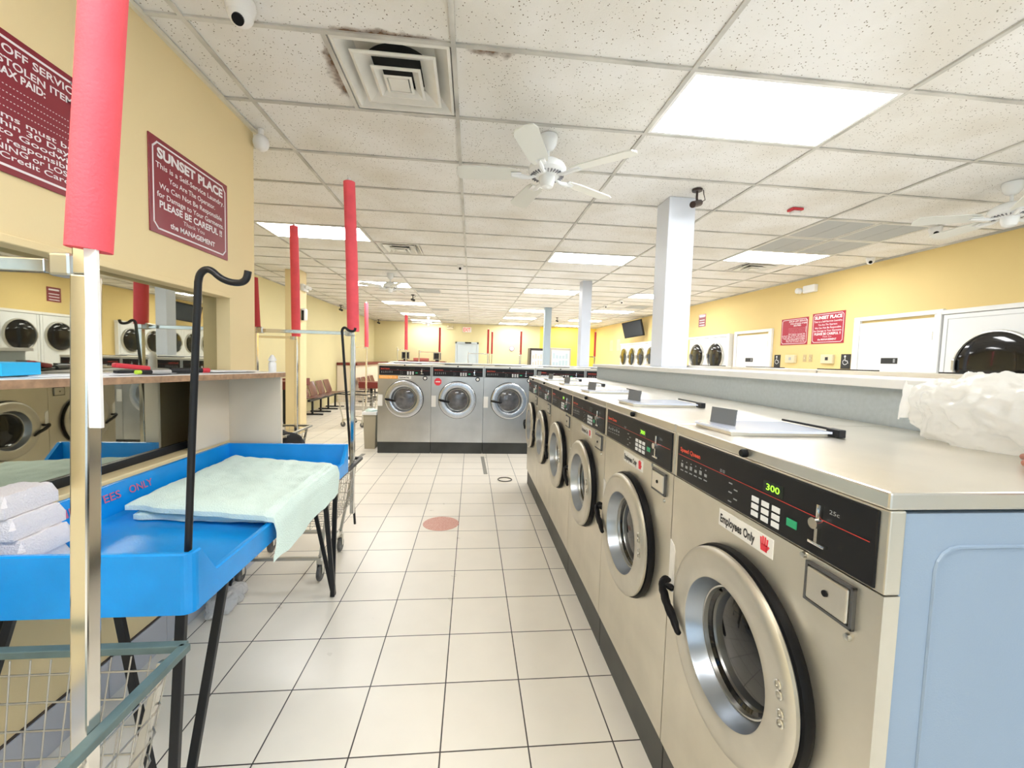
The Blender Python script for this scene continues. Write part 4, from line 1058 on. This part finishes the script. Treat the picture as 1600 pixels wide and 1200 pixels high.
# towels
def towel_slab(name, m, P00, P10, P11, P01, thick, parent, seed=0, drop=None, nu=40, nv=30, wr=.006, wob=0):
    # quad P00-P10 front edge, P01-P11 back edge; drop: function (u,v,p)->p
    mb = MB(); top, bot = [], []
    A, B, C_, D = map(Vector, (P00, P10, P11, P01))
    for i in range(nu+1):
        rt, rb = [], []
        for j in range(nv+1):
            u, v_ = i/nu, j/nv
            p = A*(1-u)*(1-v_)+B*u*(1-v_)+C_*u*v_+D*(1-u)*v_
            e = min(u, 1-u, v_, 1-v_); edge = min(1, e*18)**.5 if e > 0 else 0
            if wob: p += Vector((noise.noise(Vector((u*7+seed, v_*7, 1.3))), noise.noise(Vector((u*7, v_*7+seed, 4.1))), 0))*wob*(1-edge*.5)
            if drop: p = drop(u, v_, p)
            nz = wr*noise.noise(Vector((u*5+seed, v_*6, seed)))+wr*.5*noise.noise(Vector((u*15+seed, v_*17, seed)))
            rt.append(mb.v((p.x, p.y, p.z+thick*(.50+.50*edge)+nz*edge))); rb.append(mb.v((p.x, p.y, p.z+.0005)))
        top.append(rt); bot.append(rb)
    for i in range(nu):
        for j in range(nv):
            mb.bm.faces.new((top[i][j], top[i+1][j], top[i+1][j+1], top[i][j+1])); mb.bm.faces.new((bot[i][j], bot[i][j+1], bot[i+1][j+1], bot[i+1][j]))
    for i in range(nu):
        mb.bm.faces.new((top[i][0], bot[i][0], bot[i+1][0], top[i+1][0])); mb.bm.faces.new((top[i][nv], top[i+1][nv], bot[i+1][nv], bot[i][nv]))
    for j in range(nv):
        mb.bm.faces.new((top[0][j], top[0][j+1], bot[0][j+1], bot[0][j])); mb.bm.faces.new((top[nu][j], bot[nu][j], bot[nu][j+1], top[nu][j+1]))
    return mb.build(name, m, parent, True)
tag(towel_slab('towel', AQUA, (-1.36, 1.80, .800), (-.80, 1.74, .802), (-.83, 2.52, .802), (-1.38, 2.54, .800), .040, None, 2, wr=.006, wob=.016), 'folded aqua towel lying flat on the blue table under the spread one', 'towel', 'aqua towels on the blue table')
def drape(u, v_, p):
    # right part goes over the low rim and hangs outside
    xr = TX1+.012
    p = p.copy()
    if p.x > -.84:
        rise = min(1, (p.x+.84)/.06)
        if p.x <= -.78: p.z = max(p.z, .838)+ .004*rise
        if p.x > -.78:
            over = p.x+.78
            if over < .03: p.z = .842
            else:
                h = over-.03; k = min(1, h/.04)
                p.x = -.75+.012*k+.03*math.sin(v_*9)*min(1, h*5)*.35; p.z = .842-h*(1.0)
    return p
tag(towel_slab('towel', AQUA, (-1.385, 1.79, .842), (-.60, 1.62, .842), (-.62, 2.38, .846), (-1.425, 2.62, .842), .040, None, 5, drape, 80, 50, .014, .018), 'aqua towel spread over the blue table with a corner hanging over its side', 'towel', 'aqua towels on the blue table')
# white towels piled at the back left of the table
for k in range(4):
    dx_ = (.0, .012, -.01, -.03)[k]
    tag(towel_slab('towel', TOWELW, (-1.455+.0, 1.30, .797+.066*k), (-1.30+dx_, 1.30, .797+.066*k), (-1.31+dx_, 1.47, .797+.066*k), (-1.455, 1.47, .797+.066*k), .064, None, 9+k, None, 14, 14, .004),
        'folded white towel in the pile on the blue table, %s' % ('bottom one', 'second from the bottom', 'third from the bottom', 'topmost')[k], 'towel', 'white towel pile on the blue table')

# ------------------------------------------------------------------ counter by the office window
t = empty('service_counter', (-1.35, 2.74, 0), 'cream sided counter with a wood edge sticking out at the office window', 'counter')
c1 = Vector(t.location)
mb = MB(Matrix.Translation(-c1))
def sl(pts, z0f, z1f):
    A = [mb.v((x, y, z-z0f)) for x, y, z in pts]; B = [mb.v((x, y, z-z1f)) for x, y, z in pts]
    mb.bm.faces.new(A); mb.bm.faces.new(B[::-1])
    for i in range(len(pts)): mb.bm.faces.new((A[i], B[i], B[(i+1) % len(pts)], A[(i+1) % len(pts)]))
CT = [(-1.185, 2.725, 1.376), (-1.185, 2.772, 1.376), (XO+.001, 2.772, 1.380), (-1.590, 2.770, 1.380), (-1.590, 1.02, 1.402), (-1.43, 1.02, 1.402)]
sl(CT, 0, .003); mb.build('counter_surface', LEDGE, t)
mb = MB(Matrix.Translation(-c1)); sl([(x+(.004 if x > -1.5 else 0), y-(.004 if y < 2.8 else 0), z) for x, y, z in CT], .0035, .030); mb.build('counter_edge', WOODE, t)
mb = MB(Matrix.Translation(-c1)); mb.box(XO+.001, -1.20, 2.74, 2.765, .74, 1.344); mb.box(XO+.001, XO+.012, 2.41, 2.739, .94, 1.35); mb.build('side_panel', CREAM, t)
# things on the counter
t = empty('carton', (-1.515, 1.50, 1.4005), 'small bright blue carton on the counter at the left picture edge', 'box')
MB(RZ(.1)).box(-.055, .055, -.075, .060, 0, .042, .002).build('box_body', BOXB, t)
def stick(name, p, d, L, r, parts, lab, cat):
    t = empty(name, p, lab, cat); d = Vector(d).normalized(); a = 0
    for nm, f, m in parts: MB().tube([d*L*a, d*L*(a+f)], r, 12).build(nm, m, t, True); a += f
    return t
stick('marker', (-1.335, 1.79, 1.4045), (.19, 1, -.010), .15, .0085, [('tip_cap', .12, LIME), ('cap', .3, BLACKP), ('barrel', .58, mat('silver barrel', (.6, .6, .62), .3, .6))], 'marker pen with a black cap and lime tip on the counter edge', 'pen')
stick('marker', (-1.36, 2.02, 1.4035), (.45, 1, -.012), .17, .012, [('barrel', .8, BLACKP), ('cap', .2, REDPL)], 'thick black marker with a red end lying on the counter', 'pen')
t = empty('stapler', (-1.42, 1.90, 1.396), 'red and black stapler on the counter behind the markers', 'stapler')
MB(RZ(1.2)).box(-.07, .07, -.016, .016, 0, .012, .003).build('base', BLACKP, t); MB(RZ(1.2) @ Matrix.Rotation(.12, 4, 'Y')).box(-.08, .05, -.014, .014, .014, .034, .006).build('arm', REDPL, t)
random.seed(4)
for k in range(9):
    x, y = random.uniform(-1.47, -1.40) if k < 5 else random.uniform(-1.40, -1.32), (1.62+.12*k) if k < 5 else random.uniform(2.3, 2.62)
    z = 1.402+(1.376-1.402)*(y-1.02)/(2.725-1.02) if y < 2.725 else 1.378
    M = Matrix.Translation((0, 0, .0022+.0008*k)) @ RZ(random.uniform(-.4, .4)) @ Matrix.Rotation(-.0152, 4, 'X')
    o = MB(M).box(-.07, .07, -.10, .10, 0, .0015).build('paper_sheet', PAPER)
    o.location = (x, y, z); tag(o, 'white paper sheet lying on the wood edged counter', 'paper', 'papers on the counter')
t = empty('bottle', (-1.25, 2.742, 1.377), 'white plastic bottle with a pointed cap on the counter end', 'bottle')
MB().lathe([(0, 0), (.022, 0), (.022, .055), (.012, .07), (.010, .07)], 20, axis='Z').build('bottle_body', WHPLAST, t, True)
MB().lathe([(.024, .068), (.02, .085), (.008, .105), (0, .108)], 20, axis='Z').build('cap', WHPLAST, t, True)

# ------------------------------------------------------------------ laundry carts
def make_cart(post_y,  sleeve, foam, rim_m, hook=False, lean=(0.03, 0), group='wire laundry carts', r_foam=.042, white_strip=False, sleeves=(1,), yl=.66, name='laundry_cart', tilt=0, pw=.030, fo=0, stub=False):
    # local: x across (-.37..+.37), y depth (0 near .. yl far), z up
    t = empty(name, (0, 0, 0), '', 'laundry cart', group=group); W2 = .37; RIM = .69
    mb = MB(); rr = .03
    for a, b in (((-W2, 0, RIM), (W2, 0, RIM)), ((W2, 0, RIM), (W2, yl, RIM)), ((W2, yl, RIM), (-W2, yl, RIM)), ((-W2, yl, RIM), (-W2, 0, RIM))): mb.bar(a, b, .026, .020)
    mb.build('rim', rim_m, t)
    # wire basket: loops and uprights
    mb = MB()
    def loop(z, ins, rc=.05):
        pts = []
        for cx, cy, a in ((W2-ins-rc, yl-ins-rc, 0), (-W2+ins+rc, yl-ins-rc, 90), (-W2+ins+rc, ins+rc, 180), (W2-ins-rc, ins+rc, 270)):
            for q in range(4): an = math.radians(a+30*q); pts.append((cx+rc*math.cos(an), cy+rc*math.sin(an), z))
        return pts+[pts[0]]
    levels = [(RIM-.05, .018), (RIM-.12, .026), (RIM-.19, .034), (RIM-.26, .042), (RIM-.32, .05)]
    for z, i_ in levels: mb.tube(loop(z, i_), .0026, 6, False)
    z0, i0 = RIM-.012, .014; z1, i1 = levels[-1]
    nx, ny = 14, 12
    for q in range(nx+1):
        u = -W2+.03+(2*W2-.06)*q/nx; ub = u*(W2-i1)/(W2)
        for yy, yb in ((i0, i1), (yl-i0, yl-i1)): mb.tube([(u, yy, z0), (ub, yb, z1)], .002, 5)
        mb.tube([(ub, i1, z1), (ub, yl-i1, z1)], .002, 5)
    for q in range(1, ny):
        v_ = .03+(yl-.06)*q/ny; vb = yl/2+(v_-yl/2)*(yl/2-i1)/(yl/2)
        for xx, xb in ((W2-i0, W2-i1), (-W2+i0, -W2+i1)): mb.tube([(xx, v_, z0), (xb, vb, z1)], .002, 5)
        mb.tube([(-W2+i1, vb, z1-.003), (W2-i1, vb, z1-.003)], .002, 5)
    mb.build('wire_basket', WIRE, t)
    # posts, cross bar
    for k, sx in enumerate((-1, 1)):
        x = sx*(W2-.028)
        tl_ = tilt if sx == 1 else 0
        mb = MB(); mb.bar((x-tl_*.5, post_y, .30), (x+tl_*.97, post_y, 1.64), pw); mb.bar((x+tl_*.97, post_y, 1.64), (x+tl_*1.03, post_y, 1.72), pw*.85); mb.build('post', CHROME, t)
        if k in sleeves:
            s0, s1 = sleeve
            MB().tube([(x+fo, post_y, s0), (x+fo+lean[0]*.42, post_y+lean[1]*.4, s0+(s1-s0)*.5), (x+fo+lean[0], post_y+lean[1], s1)], [r_foam, r_foam*.98, r_foam*.95], 24).build('foam_sleeve', foam, t, True)
            MB().tube([(x+lean[0], post_y+lean[1], s1-.02), (x+lean[0]*1.03, post_y+lean[1], s1+.03)], .012, 12).build('post_tip', WHPLAST, t)
        if stub and sx == -1:
            MB().tube([(x, post_y, 1.68), (x-.01, post_y, 2.03)], [.033, .028], 20).build('foam_sleeve', FOAMD, t, True)
        if white_strip and sx == 1:
            MB().box(x+.040, x+.062, post_y-.020, post_y-.012, 1.34, 1.73, .001).build('white_strip', WHPLAST, t)
    mb = MB(); mb.bar((-W2+.05, post_y, 1.655), (W2-.065, post_y, 1.655), .022, .026)
    mb.build('cross_bar', CHROME, t)
    for sx in (-1, 1):
        a, b = sorted((sx*(W2-.028-.055)+tilt*(sx > 0), sx*(W2-.028-.014)+tilt*(sx > 0)))
        MB().box(a, b, post_y-.018, post_y+.018, 1.635, 1.68, .006).build('bar_clamp', CHROME_DULL, t)
    # under frame and casters
    mb = MB()
    for sx in (-1, 1):
        x = sx*(W2-.12)
        mb.bar((x, .10, .15), (x, yl-.10, .15), .022)
        mb.bar((x, .12, .15), (x+sx*.09, .06, RIM-.01), .020); mb.bar((x, yl-.12, .15), (x+sx*.09, yl-.04, RIM-.01), .020)
    mb.bar((-W2+.12, .12, .15), (W2-.12, .12, .15), .022); mb.bar((-W2+.12, yl-.12, .15), (W2-.12, yl-.12, .15), .022)
    mb.build('under_frame', CHROME_DULL, t)
    for sx in (-1, 1):
        for y in (.12, yl-.12):
            x = sx*(W2-.12)
            c = MB().lathe([(.0, -.012), (.045, -.013), (.052, -.008), (.052, .008), (.045, .013), (0, .012)], 24, (x, y, .0535), 'X').build('caster', RUST, t, True)
            mb = MB(); mb.box(x-.019, x-.015, y-.015, y+.015, .05, .12); mb.box(x+.015, x+.019, y-.015, y+.015, .05, .12); mb.box(x-.019, x+.019, y-.018, y+.018, .115, .14); mb.build('caster_fork', CHROME_DULL, c)
    if hook:
        MB().tube(hookpts((W2-.04, yl-.02, .17), (W2-.075, yl-.25, 1.685), (1, -.1, 0), .75), .009, 10).build('hook_rod', BLACKP, t, True)
    return t
ca = make_cart(.40, (1.69, 2.95), FOAM, TEAL, lean=(.125, -.0), white_strip=True, r_foam=.035, tilt=.028, pw=.034, fo=.034)
ca.location = (-1.13, .505, 0); ca['label'] = 'wire laundry cart at the left front with a red foam pole, nearest the camera'
cb = make_cart(.52, (1.67, 2.74), FOAM, BLACKP, hook=True, lean=(-.035, 0), stub=True)
cb.location = (-1.218, 2.65, 0); cb['label'] = 'wire laundry cart behind the blue table, tall red foam pole and hook'
cc = make_cart(.33, (1.67, 2.78), FOAM, CHROME_DULL, lean=(-.02, 0), sleeves=(1,))
cc.location = (-2.15, 4.15, 0); cc['label'] = 'wire laundry cart beside the yellow column holding black bags'
cd = make_cart(.33, (1.67, 2.62), FOAM, BLACKP, lean=(-.03, 0), sleeves=(1,))
cd.location = (-2.05, 8.95, 0); cd.rotation_euler = (0, 0, math.radians(78)); cd['label'] = 'wire laundry cart beside the brown bench, red foam pole, left of the far washers'
ce = copy_tree(cd, (-1.55, 11.3, 0), math.radians(80), 'laundry cart behind the left far washer, bright red foam pole')
dk = make_cart(.33, (1.67, 2.50), FOAMD, BLACKP, lean=(0, 0), sleeves=(1,), r_foam=.035)
dk.location = (-1.45, 14.0, 0); dk['label'] = 'distant laundry cart with a dark red foam pole left of the grey door'
for x, y, a, l in ((.26, 14.0, 10, 'distant laundry cart with a dark red foam pole right of the grey door'), (1.0, 15.2, 80, 'distant laundry cart with a dark foam pole left of the vending machines'),
                (2.0, 14.4, 80, 'distant laundry cart whose red foam pole stands before the left vending machine'), (3.95, 13.4, 20, 'distant laundry cart with a dark foam pole right of the second white column')):
    copy_tree(dk, (x, y, 0), math.radians(a), l)
# black bags in the cart by the yellow column
t = empty('bag', (-2.05, 4.35, .39), 'black bags heaped in the wire cart by the yellow column', 'bag')
blob('bag_cloth', (0, 0, .17), (.26, .22, .16), CLOTHB, t, 1, .02, 7, 4, .002)
t = empty('bag', (-1.78, 4.25, .39), 'smaller round black bag in the wire cart by the yellow column', 'bag')
blob('bag_cloth', (-.0, .0, .16), (.13, .13, .15), CLOTHB, t, 2, .015, 7, 4, .002)
t = empty('plastic_bag', (-2.05, 4.42, .72), 'small white bundle on the black bags in the wire cart', 'plastic bag')
blob('bag_body', (0, 0, .05), (.12, .05, .045), BAGM, t, 4, .012, 14, 4)
# crumpled clear wrap on the floor
t = empty('plastic_wrap', (-1.42, 2.52, 0), 'crumpled clear plastic wrap on the floor under the blue table', 'plastic wrap')
blob('wrap_film', (0, 0, .025), (.06, .15, .035), mat('milky wrap film', (.8, .8, .8), .25, alpha=.6), t, 6, .020, 16, 5, .001)

# ------------------------------------------------------------------ benches, side tables, bin
def bench(n_, label):
    t = empty('beam_seating', (0, 0, 0), label, 'bench', group='brown moulded seat benches')
    p = .56
    for k in range(n_):
        mb = MB(); prof = []
        for i in range(15):
            s_ = i/14
            if s_ < .5: x, z = .46-.38*(s_/.5), .44-.03*math.sin(s_/.5*PI*.6)
            else: q = (s_-.5)/.5; x, z = .08-.12*q, .415+.36*q
            prof.append((x, z))
        G = []
        for (x, z) in prof:
            row = []
            for j in range(9):
                v_ = j/8*2-1; wv = .23*(1-.10*max(0, (z-.55)/.3))
                row.append((x+.03*v_*v_*(z > .45), k*p+.28+v_*wv, z+.02*v_*v_*(z < .45)))
            G.append(row)
        T = [[mb.v(q) for q in row] for row in G]; Bv = [[mb.v((q[0]-.006, q[1], q[2]-.012)) for q in row] for row in G]
        for i in range(14):
            for j in range(8):
                mb.bm.faces.new((T[i][j], T[i+1][j], T[i+1][j+1], T[i][j+1])); mb.bm.faces.new((Bv[i][j], Bv[i][j+1], Bv[i+1][j+1], Bv[i+1][j]))
        for j in range(8):
            mb.bm.faces.new((T[0][j], T[0][j+1], Bv[0][j+1], Bv[0][j])); mb.bm.faces.new((T[14][j], Bv[14][j], Bv[14][j+1], T[14][j+1]))
        for i in range(14):
            mb.bm.faces.new((T[i][0], Bv[i][0], Bv[i+1][0], T[i+1][0])); mb.bm.faces.new((T[i][8], T[i+1][8], Bv[i+1][8], Bv[i][8]))
        mb.build('seat_shell', BROWN, t, True)
    MB().box(.22, .28, .05, n_*p-.05, .34, .39).build('beam', BLACKP, t)
    for k in range(n_):
        mb = MB(); y = .28+k*p; mb.box(.23, .27, y-.02, y+.02, .03, .34); mb.box(.0, .50, y-.02, y+.02, 0, .035); mb.build('leg', BLACKP, t)
    return t
b1 = bench(4, 'brown moulded seat bench against the left wall behind the yellow column'); b1.location = (-4.10, 10.2, 0)
b2 = copy_tree(b1, (-3.55, 13.2, 0), 0, 'brown moulded seat bench farther back, behind the laundry cart hook')
def side_table(loc, w_, d_, h_, lab):
    t = empty('side_table', loc, lab, 'table', group='maroon side tables')
    MB().box(-w_/2, w_/2, -d_/2, d_/2, h_-.16, h_, .006).build('table_top', MAROON, t)
    MB().box(-.03, .03, -.03, .03, .03, h_-.16).build('leg', BLACKP, t); MB().box(-w_*.4, w_*.4, -.03, .03, 0, .03).build('foot', BLACKP, t)
side_table((-3.95, 9.75, 0), .44, .5, .93, 'maroon side table at the near end of the bench by the yellow column')
side_table((-2.62, 11.2, 0), .55, .45, .80, 'maroon side table left of the far washers')
side_table((-3.75, 8.75, 0), .5, .5, .93, 'maroon side table hidden partly behind the yellow column')
t = empty('trash_bin', (-1.60, 6.85, 0), 'tan plastic waste bin beside the left far washer', 'bin')
mb = MB(); A = [(-.10, -.13), (.10, -.13), (.10, .13), (-.10, .13)]
lo = [mb.v((x*.8, y*.8, 0)) for x, y in A]; hi = [mb.v((x, y, .55)) for x, y in A]
mb.bm.faces.new(lo[::-1])
for i in range(4): mb.bm.faces.new((lo[i], lo[(i+1) % 4], hi[(i+1) % 4], hi[i]))
mb.build('bin_body', TAN, t)
MB().box(-.115, .115, -.145, .145, .55, .60, .006).build('bin_rim', WHPLAST, t)
blob('bin_liner', (0, 0, .60), (.09, .11, .03), mat('pale liner', (.6, .75, .7), .3), t, 8, .012, 18, 3)

# floor marks
o = MB().lathe([(0, 0), (.158, 0), (.160, -.0012)], 48, axis='Z').build('floor_sticker', DECAL); o.location = (-.245, 3.70, .0014); tag(o, 'round faded pink sticker on the floor tiles', 'sticker')
o = MB(RZ(.02)).box(-.025, .025, -.48, .48, 0, .002).build('floor_strip', mat('grey tape', (.28, .27, .24), .7)); o.location = (.20, 5.78, .0004); tag(o, 'short grey tape strip on the floor before the far washers', 'tape')
o = MB().tube([(.085*math.cos(a*PI/12), .085*math.sin(a*PI/12), .006) for a in range(25)], .006, 6, False).build('floor_ring', mat('dark ring', (.12, .11, .1), .6)); o.location = (.44, 5.05, .0005); tag(o, 'small dark ring shaped floor cleanout near the near row end', 'floor ring')
o = MB(RZ(-.05)).box(-.03, .03, -.35, .35, 0, .002).build('floor_strip', mat('grey tape', (.28, .27, .24), .7)); o.location = (-1.62, 6.05, .0004); tag(o, 'grey strip on the floor left of the far washers', 'tape')
